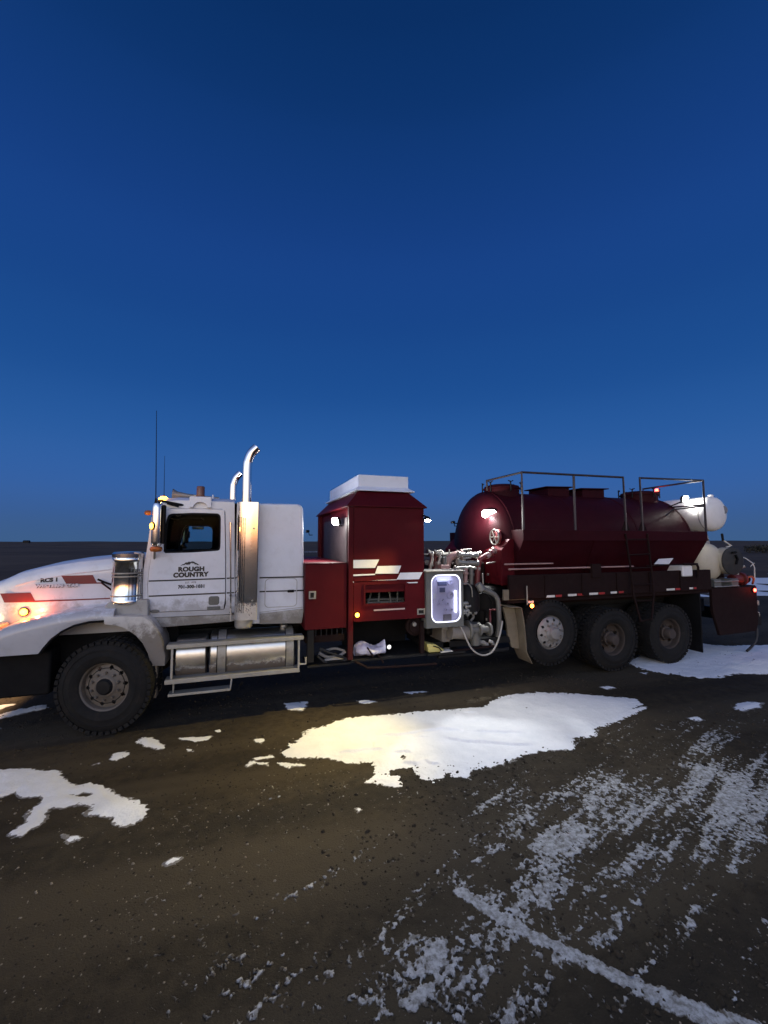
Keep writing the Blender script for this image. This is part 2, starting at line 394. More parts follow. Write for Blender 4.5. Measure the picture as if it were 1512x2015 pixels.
# snow
m, N_, L_, b_ = nodemat('snow')
geo = N_.new('ShaderNodeNewGeometry')
n1 = noise(N_, L_, 4, 6, .6, geo.outputs['Position']); n2 = noise(N_, L_, 120, 3, .7, geo.outputs['Position']); n3 = noise(N_, L_, 30, 5, .65, geo.outputs['Position'])
c1 = mix(N_, L_, ramp(N_, L_, n1.outputs[0], [(.35,0.0),(.7,1.0)]).outputs[0], (.74,.76,.78), (.84,.85,.86))
c2 = mix(N_, L_, ramp(N_, L_, n2.outputs[0], [(.60,0.0),(.72,.5)]).outputs[0], c1, (.36,.33,.28))
def thin_edge(N_, L_, col, geo, reach):      # where the snow lies thin the dirt shows through in crumbs
    at_ = N_.new('ShaderNodeAttribute'); at_.attribute_name = 'depth'
    nn = noise(N_, L_, 55, 5, .7, geo.outputs['Position'])
    mr_ = N_.new('ShaderNodeMapRange'); mr_.inputs[1].default_value = 0; mr_.inputs[2].default_value = reach; mr_.inputs[3].default_value = .75; mr_.inputs[4].default_value = 0; L_.new(at_.outputs['Fac'], mr_.inputs[0])
    ad_ = N_.new('ShaderNodeMath'); ad_.operation = 'ADD'; L_.new(mr_.outputs[0], ad_.inputs[0]); L_.new(nn.outputs[0], ad_.inputs[1])
    return mix(N_, L_, ramp(N_, L_, ad_.outputs[0], [(.72,0.0),(1.0,.85)]).outputs[0], col, (.07,.055,.036))
L_.new(thin_edge(N_, L_, c2, geo, .018), b_.inputs['Base Color']); b_.inputs['Roughness'].default_value = .75; b_.inputs['Specular IOR Level'].default_value = .3
bp = N_.new('ShaderNodeBump'); bp.inputs['Strength'].default_value = .55; bp.inputs['Distance'].default_value = .02
L_.new(n3.outputs[0], bp.inputs['Height']); L_.new(bp.outputs[0], b_.inputs['Normal'])
SNOW = m
m, N_, L_, b_ = nodemat('thin_snow')
geo = N_.new('ShaderNodeNewGeometry')
n1 = noise(N_, L_, 26, 6, .7, geo.outputs['Position'])
c1 = mix(N_, L_, ramp(N_, L_, n1.outputs[0], [(.38,0.0),(.60,1.0)]).outputs[0], (.17,.165,.15), (.43,.44,.45))
L_.new(thin_edge(N_, L_, c1, geo, .16), b_.inputs['Base Color']); b_.inputs['Roughness'].default_value = .85; b_.inputs['Specular IOR Level'].default_value = .15
bp = N_.new('ShaderNodeBump'); bp.inputs['Strength'].default_value = .5; bp.inputs['Distance'].default_value = .01
L_.new(n1.outputs[0], bp.inputs['Height']); L_.new(bp.outputs[0], b_.inputs['Normal'])
SNOWT = m
SNOWD = surf('dirty_thin_snow', (.36,.37,.375), .85, var=.12, dirt=.5, dirtcol=(.20,.175,.14), bump=.5, bscale=60, spec=.2)
def poly_sd(X, Y, P):                  # signed distance to an outline, positive inside
    d = np.full(X.shape, 1e9); ins = np.zeros(X.shape, bool); n = len(P)
    for i in range(n):
        ax, ay = P[i]; bx, by = P[(i+1) % n]; ex, ey = bx-ax, by-ay
        t = np.clip(((X-ax)*ex+(Y-ay)*ey)/(ex*ex+ey*ey+1e-12), 0, 1)
        d = np.minimum(d, np.hypot(X-ax-t*ex, Y-ay-t*ey))
        c = ((ay > Y) != (by > Y)) & (X < (bx-ax)*(Y-ay)/(by-ay+1e-12)+ax); ins ^= c
    return np.where(ins, d, -d)
def snow_from(name, X, Y, mask, label=None, gain=.10, top=.010, relief=.004, kind='stuff', group=None, mat=None, extra=0):
    h = np.where(mask > 0, np.clip(mask*gain, 0, top)+relief*fbm(X, Y, .12, 3, 31)*np.clip(mask/.05, 0, 1), mask*.35)
    Z = ground_z(X, Y)*.6-.012*.4+h+.001+extra
    o = grid_mesh(name, X, Y, Z, mat or SNOW, keep=mask > -.05, kind=kind, attr=mask)
    return tag(o, label, 'snow patch', group)
def patch(pts, step, amp, label, holes=(), name='snow_patch', rough=.10, gain=.09, crust=()):
    P = [tuple(gr(*p)[:2]) for p in pts]
    xs_ = [p[0] for p in P]; ys_ = [p[1] for p in P]
    X, Y = np.meshgrid(np.arange(min(xs_)-.12, max(xs_)+.12, step), np.arange(min(ys_)-.12, max(ys_)+.12, step))
    s = poly_sd(X, Y, P)
    for h in holes: s = np.minimum(s, -poly_sd(X, Y, [tuple(gr(*p)[:2]) for p in h]))
    s = s+.022+amp*fbm(X, Y, rough, 5, 41, .68)+amp*.95*fbm(X, Y, .034, 3, 55, .7)
    o = snow_from(name, X, Y, s, label, gain, extra=crust_z(X, Y, crust))
    return o
def crust_z(X, Y, lines):             # broken wind crust: low lips with a sharp near edge
    z = np.zeros(X.shape)
    for pts in lines:
        P = [gr(*p) for p in pts]
        for i_, (p, q) in enumerate(zip(P, P[1:])):
            ex, ey = q.x-p.x, q.y-p.y; L2 = ex*ex+ey*ey
            t = ((X-p.x)*ex+(Y-p.y)*ey)/L2; sd = ((X-p.x)*ey-(Y-p.y)*ex)/math.sqrt(L2)+.012*fbm(X, Y, .07, 2, 91)
            m_ = (t > -.02) & (t < 1.02); fd = np.ones(X.shape)
            if i_ == 0: fd = fd*np.clip(t/.55, 0, 1)
            if i_ == len(P)-2: fd = fd*np.clip((1-t)/.55, 0, 1)
            z = np.maximum(z, np.where(m_ & (sd < 0) & (sd > -.22), .024*np.clip(1+sd/.22, 0, 1)*np.clip(-sd/.012, 0, 1)*fd, 0))
    return z
z2 = lambda L: [(480+x/1.844, 1320+y/1.844) for x, y in L]
patch(z2([(145,300),(175,262),(215,240),(235,212),(300,198),(325,180),(400,168),(490,160),(640,146),(700,142),(790,138),(870,128),(905,105),(960,86),(1070,75),(1180,80),(1300,88),(1420,100),(1440,114),(1415,135),(1458,130),(1400,165),(1330,190),(1270,210),(1285,235),(1190,240),(1195,278),(1130,282),(1040,292),(965,322),(900,345),(830,355),(815,385),(740,372),(690,400),(640,395),(605,350),(530,355),(515,375),(560,385),(575,412),(540,415),(455,400),(455,385),(485,375),(470,330),(400,330),(335,320),(310,308),(200,310)]), .012, .05,
      'large smooth white snow patch glowing in the lamp beam in front of the truck', holes=[z2([(560,312),(580,306),(600,310),(580,322)])],
      crust=[z2(l) for l in ([(475,232),(560,236),(640,222),(720,214),(800,218)], [(800,218),(900,222),(1050,228)], [(705,240),(780,256),(880,262),(1000,272),(1060,270)], [(335,298),(400,296),(470,286),(520,287)], [(535,300),(580,296),(615,300)], [(640,322),(680,338),(720,342)], [(570,334),(610,338),(632,350)], [(615,242),(680,240)], [(790,150),(860,152)])])
z1 = lambda L: [(x/2, 1330+y/2) for x, y in L]
patch(z1([(-30,368),(60,363),(150,370),(235,372),(240,402),(290,428),(340,424),(400,430),(440,450),(470,475),(530,490),(570,520),(560,550),(500,580),(460,572),(450,545),(400,540),(345,535),(385,505),(370,495),(300,497),(250,508),(200,512),(180,522),(170,560),(130,590),(80,620),(48,620),(60,600),(110,570),(120,530),(165,490),(180,470),(90,465),(70,442),(10,470),(-30,470)]), .010, .035,
      'branching white snow patch on the gravel before the front wheel', holes=[z1([(275,462),(340,452),(378,458),(330,480)])])
SM = 'small snow patches near the truck'
smalls = [[(527,255),(560,240),(600,240),(640,265),(652,282),(620,283),(570,275)], [(705,240),(760,235),(835,233),(820,250),(770,256),(715,250)], [(425,325),(450,300),(505,290),(512,305),(460,330)], [(1000,245),(1030,240),(1050,250),(1030,262),(1005,258)],
          [(735,285),(760,282),(768,292),(740,295)], [(-10,150),(90,125),(180,110),(188,124),(90,144),(-10,168)], [(968,345),(985,330),(1060,335),(1060,350),(1000,345),(975,352)], [(1000,318),(1080,305),(1085,318),(1010,328)], [(1090,340),(1130,335),(1200,345),(1140,355)], [(1120,105),(1200,95),(1215,100),(1190,132),(1130,130)], [(650,725),(690,705),(712,705),(690,725),(660,735)], [(1395,515),(1420,512),(1430,522),(1410,530)], [(250,620),(275,615),(320,630),(300,640),(262,640)], [(846,212),(866,208),(872,216),(852,220)], [(370,345),(395,338),(395,348)]]
P_all = []
for s in smalls: P_all.append([tuple(gr(*p)[:2]) for p in z1(s)])
for s in ([(1448,1382),(1470,1379),(1500,1380),(1495,1390),(1460,1396),(1446,1394)], [(1350,1410),(1372,1408),(1385,1414),(1365,1418)], [(1170,1415),(1180,1412),(1195,1416)], [(1180,1350),(1200,1348),(1215,1352),(1195,1354)], [(1255,1322),(1275,1322),(1272,1326)], [(795,1361),(830,1358),(845,1360),(810,1365)], [(700,1378),(725,1375),(742,1380),(715,1384)]): P_all.append([tuple(gr(*p)[:2]) for p in s])
SML = ['bluish wedge shaped snow scrap in the shade below the drop step', 'flat white snow strip right of the bluish wedge below the fuel tank', 'thin tapering snow scrap left of the bluish wedge, before the front wheel', 'small round snow scrap in the warm light left of the big lit patch',
       'tiny snow fleck just under the flat white strip below the fuel tank', 'long blue snow streak beyond the front wheel at the left edge', 'curled snow scrap at the lower left tip of the big lit patch', 'slim snow tongue just above the curled scrap at the lit patch tip', 'slim snow sliver right of the curled scrap under the lit patch', 'dim blue snow scrap in the deep shade under the side step',
       'lone small snow scrap on the dark open gravel in the middle foreground', 'lone snow fleck on open gravel right of the middle foreground scrap', 'little cluster of snow crumbs below the branching patch', 'tiny snow fleck right of the flat white strip', 'tiny snow fleck left of the tapering scrap near the front wheel',
       'bluish snow scrap on bare ground near the right edge', 'small white snow scrap right of the big lit patch, above the trodden snow', 'tiny snow sliver off the right tip of the big lit patch', 'small snow sliver below the lifted axle wheel', 'tiny snow sliver below the middle rear wheel', 'thin snow strip in the shade under the control cabinet', 'thin dim snow strip in the shade under the red pump house']
for P in P_all:
    xs_ = [p[0] for p in P]; ys_ = [p[1] for p in P]
    X, Y = np.meshgrid(np.arange(min(xs_)-.08, max(xs_)+.08, .010), np.arange(min(ys_)-.08, max(ys_)+.08, .010))
    s = poly_sd(X, Y, P)+.004+.05*fbm(X, Y, .07, 5, 43, .72)
    o = snow_from('small_snow_patch', X, Y, s, SML[P_all.index(P)], kind=None, group=SM)
patch([(1235,1304),(1262,1286),(1300,1285),(1345,1278),(1372,1266),(1440,1270),(1530,1268),(1600,1280),(1600,1318),(1500,1324),(1430,1325),(1415,1333),(1380,1334),(1330,1326),(1290,1322),(1255,1313)], .025, .10, 'bluish shaded snow patch behind the rear wheels', rough=.3)
# thin trodden snow in the foreground: flakes, strips in old tyre ruts and one thick ridge
X, Y = np.meshgrid(np.arange(.9, 8.3, .0075), np.arange(-4.75, -1.55, .0075))
edge = [tuple(gr(*p)[:2]) for p in ((520,2060),(600,1960),(700,1900),(760,1830),(860,1720),(930,1640),(1040,1570),(1180,1510),(1290,1468),(1400,1438),(1440,1445),(1560,1520),(1700,1700),(1700,2060))]
dens = np.clip(poly_sd(X, Y, edge)/.55, -1.3, 1)
_a, _b = gr(756+860/2, 1500+700/2), gr(756+1150/2, 1500+320/2); _e = (_b-_a).normalized()
U_, V_ = X*_e.x+Y*_e.y, -X*_e.y+Y*_e.x                 # along and across the old tyre ruts
n_s = fbm(U_*.10, V_+.06*fbm(X, Y, .8, 2, 77), .085, 3, 73, .6)
n_f = .40*fbm(X, Y, .060, 3, 61, .7)+.85*fbm(X, Y, .022, 3, 67, .72); n_l = fbm(X, Y, .9, 3, 71)
mask = n_f*.50+.10*n_l+.46*n_s+.050+.20*(dens-1)
def streak(pts, w, gain):
    P = [gr(756+x/2, 1500+y/2) for x, y in pts]; d = np.full(X.shape, 1e9)
    for p, q in zip(P, P[1:]):
        ex, ey = q.x-p.x, q.y-p.y; t = np.clip(((X-p.x)*ex+(Y-p.y)*ey)/(ex*ex+ey*ey), 0, 1); d = np.minimum(d, np.hypot(X-p.x-t*ex, Y-p.y-t*ey))
    return gain*np.clip(1-(d/w)**2, -.0, 1)
for pts, w, g_ in (([(630,560),(800,400)],.07,.30), ([(860,700),(980,560),(1060,430),(1150,320)],.07,.32), ([(1130,720),(1230,560)],.07,.24), ([(1340,400),(1380,260),(1430,110)],.22,.22), ([(620,450),(760,340)],.05,.2), ([(320,300),(420,330)],.08,.25), ([(640,320),(740,250)],.14,.28),
                   ([(880,180),(1060,80),(1250,30)],.24,.24), ([(1200,10),(1360,50)],.16,.34), ([(250,900),(440,790)],.08,.22), ([(560,1000),(700,900),(780,850)],.06,.24), ([(20,720),(150,690),(210,740),(60,850)],.08,.36), ([(300,470),(420,540)],.14,.40), ([(-120,900),(-60,870),(0,960)],.07,.30), ([(690,120),(800,125)],.05,.35), ([(120,960),(260,820)],.06,.22)):
    mask = mask+streak(pts, w*.8, g_*.55)
for pts, w, g_ in (([(1260,220),(1080,520),(880,820)],.13,-.20), ([(1420,560),(1300,860)],.3,-.22), ([(540,760),(320,1000)],.12,-.12), ([(900,480),(740,700)],.10,-.10), ([(1480,380),(1480,900)],.25,-.12), ([(960,900),(800,1030)],.2,-.15)):
    mask = mask+streak(pts, w, g_)
ridge = np.maximum.reduce([streak([(300,500),(430,590),(600,685)],.06,1.0), streak([(600,685),(800,775),(1000,880)],.055,1.0), streak([(1000,880),(1200,965),(1480,1060)],.078,1.0)])
mask = np.maximum(mask, ridge*.42+.30*n_f-.14)
o = snow_from('trodden_snow', X, Y, mask, 'thin broken snow over dark dirt with tyre ruts in the near corner', gain=.03, top=.0045, relief=.002, mat=SNOWT)
# snow drifts on the far plain
X, Y = np.meshgrid(np.arange(8, 120, .35), np.arange(2, 90, .35))
s = fbm(X*.45, Y, 9, 4, 81)+.25*fbm(X, Y, 2.2, 3, 85)-.20+.3*np.clip((X-Y*.7-4)/10, -1, .35)
o = snow_from('prairie_snow', X, Y, s, 'bluish snow streaks on the far prairie behind the tail', gain=.2, top=.05); o['category'] = 'snow'
X, Y = np.meshgrid(np.arange(-9, -1.0, .05), np.arange(.5, 7, .05))
s = fbm(X, Y*1.7, 1.6, 4, 95)-.12
o = snow_from('front_snow', X, Y, s, 'snow lying beyond the front bumper in the headlight', gain=.15, top=.02); o['category'] = 'snow'

# pebbles and crumbs of frozen dirt
def pebbles(name, n, box_, r0, r1, mat, seed, label, px=None):
    g = np.random.default_rng(seed); x = g.uniform(box_[0], box_[1], n); y = g.uniform(box_[2], box_[3], n)
    k = fbm(x, y, .7, 3, seed)+g.uniform(-.5, .5, n) > 0; x, y = x[k], y[k]; n = len(x)
    r = r0*(r1/r0)**(g.random(n)**2.2)
    base = np.array([(1,0,0),(.3,.95,0),(-.8,.6,0),(-.8,-.6,0),(.3,-.95,0),(.45,.1,.75),(-.35,.35,.7),(-.2,-.4,.8)])
    f = np.array([(0,1,5),(1,6,5),(1,2,6),(2,3,6),(3,7,6),(3,4,7),(4,0,5),(4,5,7),(5,6,7)])
    a = g.uniform(0, 2*np.pi, n); s = g.uniform(.6, 1.3, (n, 1, 3)); co = base[None]*s*(1+g.uniform(-.2, .2, (n, 8, 1)))
    rx = co[..., 0]*np.cos(a)[:, None]-co[..., 1]*np.sin(a)[:, None]; ry = co[..., 0]*np.sin(a)[:, None]+co[..., 1]*np.cos(a)[:, None]
    z = ground_z(x, y)
    P = np.stack([rx*r[:, None]+x[:, None], ry*r[:, None]+y[:, None], co[..., 2]*r[:, None]*.8+z[:, None]-.001], -1).reshape(-1, 3)
    q = (f[None]+(np.arange(n)*8)[:, None, None]).reshape(-1, 3)
    o = raw_mesh(name, P, q, mat, 'stuff'); o.data.polygons.foreach_set('use_smooth', np.zeros(len(q), bool)); return tag(o, label)
PEB = surf('dark_pebble', (.034,.027,.018), .85, var=.45, spec=.2); PEBL = surf('pale_pebble', (.20,.17,.13), .8, var=.3, spec=.2)
pebbles('gravel', 30000, (-1.2, 6.5, -4.7, -.6), .003, .012, PEB, 101, 'small dark gravel crumbs scattered over the pad')
pebbles('pale_gravel', 5000, (-1.2, 6.5, -4.7, -.6), .004, .012, PEBL, 103, 'small pale pebbles scattered over the pad')
pebbles('clods', 9000, (2.0, 8.2, -4.7, -1.8), .006, .024, PEB, 107, 'frozen dirt clods among the trodden snow')
pebbles('track_gravel', 16000, (-6, 13, -.9, 3.2), .008, .022, PEB, 109, 'gravel under and beside the truck')

# far things
shed = part('far_shed', loft(new_bm(), [[(-229,560,-1),(-223.5,560,-1),(-223.5,564,-1),(-229,564,-1)], [(-229,560,3.0),(-223.5,560,3.0),(-223.5,564,3.0),(-229,564,3.0)], [(-229,562,3.8),(-223.5,562,3.8),(-223.5,562.1,3.8),(-229,562.1,3.8)]]), BLACK, None, base=True)
tag(shed, 'tiny dark shed far off on the skyline above the hood', 'shed')
def bush(px, Y_, w, h, label, seed):
    d = ray(px, 1066); t = (Y_-CAM[1])/d[1]; cx_, cy_ = CAM[0]+d[0]*t, Y_
    g = np.random.default_rng(seed); n = 900
    u = g.normal(0, 1, (n, 3)); u /= np.linalg.norm(u, axis=1, keepdims=True); rad = g.random(n)**.4
    lob = 1+.35*np.sin(u[:, 0]*5+seed)*np.cos(u[:, 1]*4)
    c = u*rad[:, None]*np.array([w/2, w/3, h/2])*lob[:, None]+np.array([cx_, cy_, h*.5]); s = .09*h*g.uniform(.5, 1.3, (n, 1, 1))
    tri = g.normal(0, 1, (n, 3, 3)); P = (c[:, None]+tri*s).reshape(-1, 3)
    P[:, 2] += float(ground_z(np.array([cx_]), np.array([cy_]))[0])
    o = raw_mesh('far_bush', P, np.arange(n*3).reshape(n, 3), surf('bush_dark', (.025,.024,.016), .9), None)
    return tag(o, label, 'bush')
bush(1492, 48, 6.0, 1.5, 'dark scrub bush on the plain right of the white tanks', 5)
# ================================================================== THE TRUCK
truck = empty('pumper_truck', (5.0, 1.25, 0.0), 'long white and dark red oilfield pump truck with tank, parked on frozen gravel', 'truck')
YC = 1.25                                            # centre line; near tyre faces are at y = 0

# ---- chassis
fr = part('chassis_rail', B(-1.2, 11.2, .82, .92, .72, 1.0), BLACK, truck, bevel=.01)
copy_part(fr, truck, (0,0,0), mirror=True)
part('subframe', B(2.6, 10.2, .80, 1.70, 1.01, 1.10), BLACK, truck)
for x in (0, 6.41, 7.71, 9.11):
    part('axle', Lt([(.09,-1.05),(.09,-.3),(.2,-.22),(.22,0),(.2,.22),(.09,.3),(.09,1.05)], (x, YC, .74 if x == 6.41 else .53), (0,1,0), 16), BLACK, truck)
part('drive_shaft', T([(1.2,YC,.72),(7.6,YC,.60)], .06), BLACK, truck)
part('transmission', Lt([(.1,-1.0),(.3,-.9),(.33,0),(.22,.7),(.1,.9)], (.9, YC, .85), (1,0,0), 16), BLACK, truck)

# ---- wheels
def wheel_disc(bm, c, r, dish, hub_r, holes, hole_r, hole_at, n=120):
    # disc with real hand holes; dish: list of (radius, offset along -y)
    rad = np.linspace(hub_r, dish[-1][0], 15); rr = [d[0] for d in dish]; oo = [d[1] for d in dish]
    g = []
    for q in rad:
        off = float(np.interp(q, rr, oo))
        g.append([bm.verts.new((c[0]+q*math.cos(2*math.pi*k/n), c[1]-off, c[2]+q*math.sin(2*math.pi*k/n))) for k in range(n)])
    for a in range(len(rad)-1):
        for k in range(n):
            j = (k+1) % n; q = (rad[a]+rad[a+1])/2; th = 2*math.pi*(k+.5)/n
            if holes:
                st = 2*math.pi/holes; dth = (th+.2) % st-st/2
                if math.hypot((q-hole_at), q*dth) < hole_r: continue
            bm.faces.new((g[a][k], g[a][j], g[a+1][j], g[a+1][k]))
def make_wheel(x, z, y_face, w, style, mat, rad=.535):
    yc = y_face+w/2; rim_r = .285
    bm = new_bm()
    h = w/2
    lathe(bm, [(rim_r-.02, -h+.05), (rim_r+.02, -h+.012), (rim_r+.022, -h+.03), (rim_r-.005, -h+.06), (rim_r-.01, h-.04), (rim_r-.03, h-.04), (rim_r-.03, -h+.08), (rim_r-.02, -h+.05)], (x, yc, z), (0,1,0), 60, cap=False)
    bm.faces.ensure_lookup_table()
    if style == 'front': dish = [(.0,.02),(.11,.02),(.13,.0),(.2,-.03),(.262,-.05)]; off = -.06
    elif style == 'pusher': dish = [(.0,.12),(.115,.12),(.14,.08),(.23,.06),(.262,.02)]; off = -.045
    else: dish = [(.0,-.01),(.14,-.01),(.16,-.02),(.22,-.0),(.262,.03)]; off = -.16
    fy = y_face-off
    wheel_disc(bm, (x, fy, z), .262, dish, .09, 10 if style != 'drive' else 5, .022 if style != 'drive' else .034, .213 if style != 'drive' else .20)
    wh = part('wheel', bm, mat, truck)
    # tyre
    k = rad/.535
    t = [(rim_r-.005,-h+.03),(rim_r+.012,-h+.012),(.34*k,-h-.004),(.37*k,-h-.010),(.375*k,-h-.006),(.43*k,-h-.002),(.435*k,-h-.008),(.48*k,-h+.004),(.515*k,-h+.03),(.53*k,-h+.06),(.532*k,0),(.53*k,h-.06),(.515*k,h-.03),(.43*k,h+.002),(.34*k,h+.004),(rim_r-.005,h-.03),(rim_r-.005,-h+.03)]
    ty = part('tyre', Lt(t, (x, yc, z), (0,1,0), 72, cap=False), RUBBER, wh, angle=50)
    bm = new_bm(); nl = 44
    for i in range(nl):
        for s, ph in ((-1, 0), (1, .5), (0, .25)):
            a = 2*math.pi*(i+ph)/nl; r1 = .541*k; da = 2*math.pi/nl*.36
            ya, yb = (yc-h+.005, yc-h+.085) if s < 0 else ((yc+h-.085, yc+h-.005) if s > 0 else (yc-.035, yc+.035))
            q = []
            for rr in (.50*k if s else .525*k, r1):
                for aa, yy in ((a-da, ya), (a+da, ya), (a+da, yb), (a-da, yb)):
                    q.append((x+rr*math.cos(aa), yy, z+rr*math.sin(aa)))
            loft(bm, [q[:4], q[4:]])
    part('tread', bm, RUBBER, wh, stuff=True)
    # hub
    if style == 'drive': prof = [(.125,.02),(.125,-.06),(.10,-.075),(.095,-.16),(.08,-.185),(.0,-.19)]
    elif style == 'pusher': prof = [(.11,.02),(.105,-.03),(.085,-.06),(.0,-.07)]
    else: prof = [(.115,.06),(.105,-.02),(.09,-.05),(.075,-.09),(.0,-.10)]
    part('hub', Lt([(r_, h_*.55) for r_, h_ in prof] if style == 'front' else prof, (x, fy-(.0 if style != 'pusher' else .10), z), (0,1,0), 28), BLACK if style == 'front' else mat, wh)
    bm = new_bm()
    for i in range(10):
        a = 2*math.pi*i/10+.3; q = .155 if style != 'drive' else .142
        yb = fy-float(np.interp(q, [d[0] for d in dish], [d[1] for d in dish]))
        lathe(bm, [(.016,.01),(.016,-.025),(.009,-.035),(0,-.036)], (x+q*math.cos(a), yb, z+q*math.sin(a)), (0,1,0), 6)
    part('lug_nuts', bm, STEEL if style == 'pusher' else mat, wh, stuff=True)
    part('brake_drum', Lt([(.21,0),(.21,.16),(.05,.17)], (x, fy+.03, z), (0,1,0), 28), BLACKM, wh)
    return wh
w_f = make_wheel(0, .535, -.02, .33, 'front', WHEELD)
w_p = make_wheel(6.41, .735, .02, .29, 'pusher', WHEELA)
w_d = make_wheel(7.71, .535, -.03, .28, 'drive', WHEELR)
w_e = make_wheel(9.11, .535, -.0, .28, 'drive', WHEELR)
for o in (w_f, w_p, w_d, w_e): copy_part(o, truck, (0,0,0), mirror=True)
for o in (w_d, w_e): copy_part(o, truck, (0,.33,0))
w_f.rotation_euler.z = R(-13)
for o in list(truck.children):
    if o.name.startswith('wheel') and abs(o.location.x+5) < .01: o.rotation_euler.z = R(-13)

# ---- hood
HY = .40
hz = lambda px, py: at(px, py, HY).z
shx = [(at(px, py, .46).x, at(px, py, .46).z) for px, py in ((0,1143),(8,1138),(25,1130),(55,1121),(90,1113),(150,1103),(220,1096))]
lox = [(at(px, py, HY).x, at(px, py, HY).z) for px, py in ((0,1240),(23,1226),(60,1212),(139,1194),(201,1186))]
def zi(t, x): return float(np.interp(x, [p[0] for p in t], [p[1] for p in t]))
bm = new_bm(); rings = []
for x, yy, dz, zb in ((-1.56,.86,-.20,1.05),(-1.50,.70,-.09,1.05),(-1.40,.52,-.03,1.05),(-1.28,.43,0,1.05),(-1.1,HY,0,1.1),(-.8,HY,0,1.1),(-.45,HY,0,1.1),(-.1,HY,0,1.1),(.2,HY,.01,1.1),(.36,HY,.015,1.1)):
    zs = zi(shx, x)+dz
    half = [(yy,zb),(yy,zs-.22),(yy,zs-.10),(yy+.018,zs-.055),(yy+.05,zs-.022),(yy+.11,zs-.004),(yy+.25,zs+.012),(.95,zs+.028)]
    ring = [(x,y,z) for y,z in half]+[(x,2.5-y,z) for y,z in reversed(half)]
    rings.append(ring)
loft(bm, rings)
hood = part('hood', bm, WHITE, truck, angle=28)
bm = new_bm()                                          # shallow crease along the upper flank
loft(bm, [[(x, HY-.006, zi(shx,x)-.155), (x, HY+.002, zi(shx,x)-.175), (x, HY+.002, zi(shx,x)-.155)] for x in np.linspace(-1.1,.3,14)])
part('hood_crease', bm, WHITE, hood)
# nose: grille and headlamps (mostly beyond the picture edge)
gr_ = part('grille', B(-1.63,-1.55,.88,1.62,1.12,1.66), CHROME, truck, bevel=.015)
for i in range(9): part('grille_bar', B(-1.645,-1.632,.90+.085*i,.92+.085*i,1.15,1.63), BLACKM, gr_)
bmper = part('bumper', B(-1.74,-1.55,.06,2.44,.50,.80), BLACK, truck, bevel=.03)
part('bumper_underside', B(-1.55,-.62,.18,2.32,.46,.98), BLACKM, truck, bevel=.03)
def headlamp(s):
    y = lambda v: v if s < 0 else 2.5-v
    hl = part('headlamp', box(new_bm(), -1.30,-1.13, min(y(.10),y(.40)), max(y(.10),y(.40)), 1.10, 1.30), CHROME, truck, bevel=.03)
    part('headlamp_lens', box(new_bm(), -1.312,-1.302, min(y(.13),y(.37)), max(y(.13),y(.37)), 1.125, 1.275), WARM, hl, bevel=.003)
    lamp_at('SPOT', 'headlight', (-1.34, y(.25), 1.20), truck, 120, (1,.83,.58), .06, (-1,-.05 if s < 0 else .05,-.16), 110, .7)
    lamp_at('POINT', 'front_fill', (-1.62, .22, 1.24) if s < 0 else (-1.95, 2.3, .95), truck, 11.0 if s < 0 else 220.0, (1,.74,.42) if s < 0 else (1,.60,.28), .10)  # bodiless point lamps added to brighten the nose and the ground by it
headlamp(-1); headlamp(1)

# ---- front fenders: traced arch, real crown and depth
arch = [(v.x, v.z) for v in (at(px, py, 0) for px, py in ((75,1288),(85,1275),(100,1258),(120,1243),(145,1231),(175,1224),(205,1222)))]
inn = [(at(px, py, .36).x, at(px, py, .36).z) for px, py in ((0,1238),(24,1227),(60,1214),(139,1196),(201,1189))]
def zarch(x):
    if x < arch[0][0]: return arch[0][1]-.0
    return zi(arch, x)
bm = new_bm(); rings = []
xs = list(np.linspace(-1.24, arch[0][0]-.002, 9))+list(np.linspace(arch[0][0], .035, 22))
for x in xs:
    zt = zi(inn, x); f = min(1, max(0, (x+1.24)/.10)); yo = .02+(1-f)*.05
    za = zarch(x)
    out = [(HY+.012,zt+.006),(.30,zt-.004),(.14,zt-.018),(yo+.035,zt-.045),(yo+.008,zt-.085),(yo,zt-.13),(yo+.004,(zt-.13+za)/2),(yo+.012,za)]
    inn_ = [(yo+.035,za),(yo+.04,(zt-.13+za)/2),(yo+.06,zt-.12),(.16,zt-.07),(.30,zt-.05),(HY+.012,zt-.045)]
    rings.append([(x, y, z) for y, z in out+inn_])
loft(bm, rings)
fen = part('front_fender', bm, WHITE, truck, angle=40)
bm = new_bm(); tube(bm, [(x, .03, z-.006) for x, z in arch], .014, 6)
part('fender_lip', bm, BLACKM, fen)
# front face of the fender under the lamp
part('fender_nose', B(-1.27,-1.06,.05,.40,.985,1.10), WHITE, fen, bevel=.03)
# rear quarter
oq = pix([(205,1213),(245,1212),(285,1213),(300,1225),(312,1242),(320,1260),(327,1290),(326,1309)], 0)
iq = pix([(205,1229),(225,1231),(240,1235),(254,1242),(267,1251),(281,1267),(291,1287),(297,1311)], 0)
bm = new_bm(); rings = []
for (ox, oz), (ix, iz) in zip(oq, iq):
    rings.append([(ix,.015,iz),((ox+ix)/2,.0,(oz+iz)/2),(ox-.012,.012,oz-.008),(ox,.05,oz),(ox,.44,oz),(ox-.03,.44,oz-.03),(ix+.01,.05,iz+.02)])
loft(bm, rings)
rq = part('rear_quarter_fender', bm, DIRTYW, truck, angle=40)
part('fender_mudflap', B(.50,.53,.03,.42,.34,.76), MUDF, rq, bevel=.008)
for o in (fen, rq): copy_part(o, truck, (0,0,0), mirror=True)
part('wheel_well', B(-.75,.70,.46,.50,.75,1.45), BLACKM, truck)
part('engine_block', B(-1.2,.6,.6,1.9,.62,1.35), BLACKM, truck)
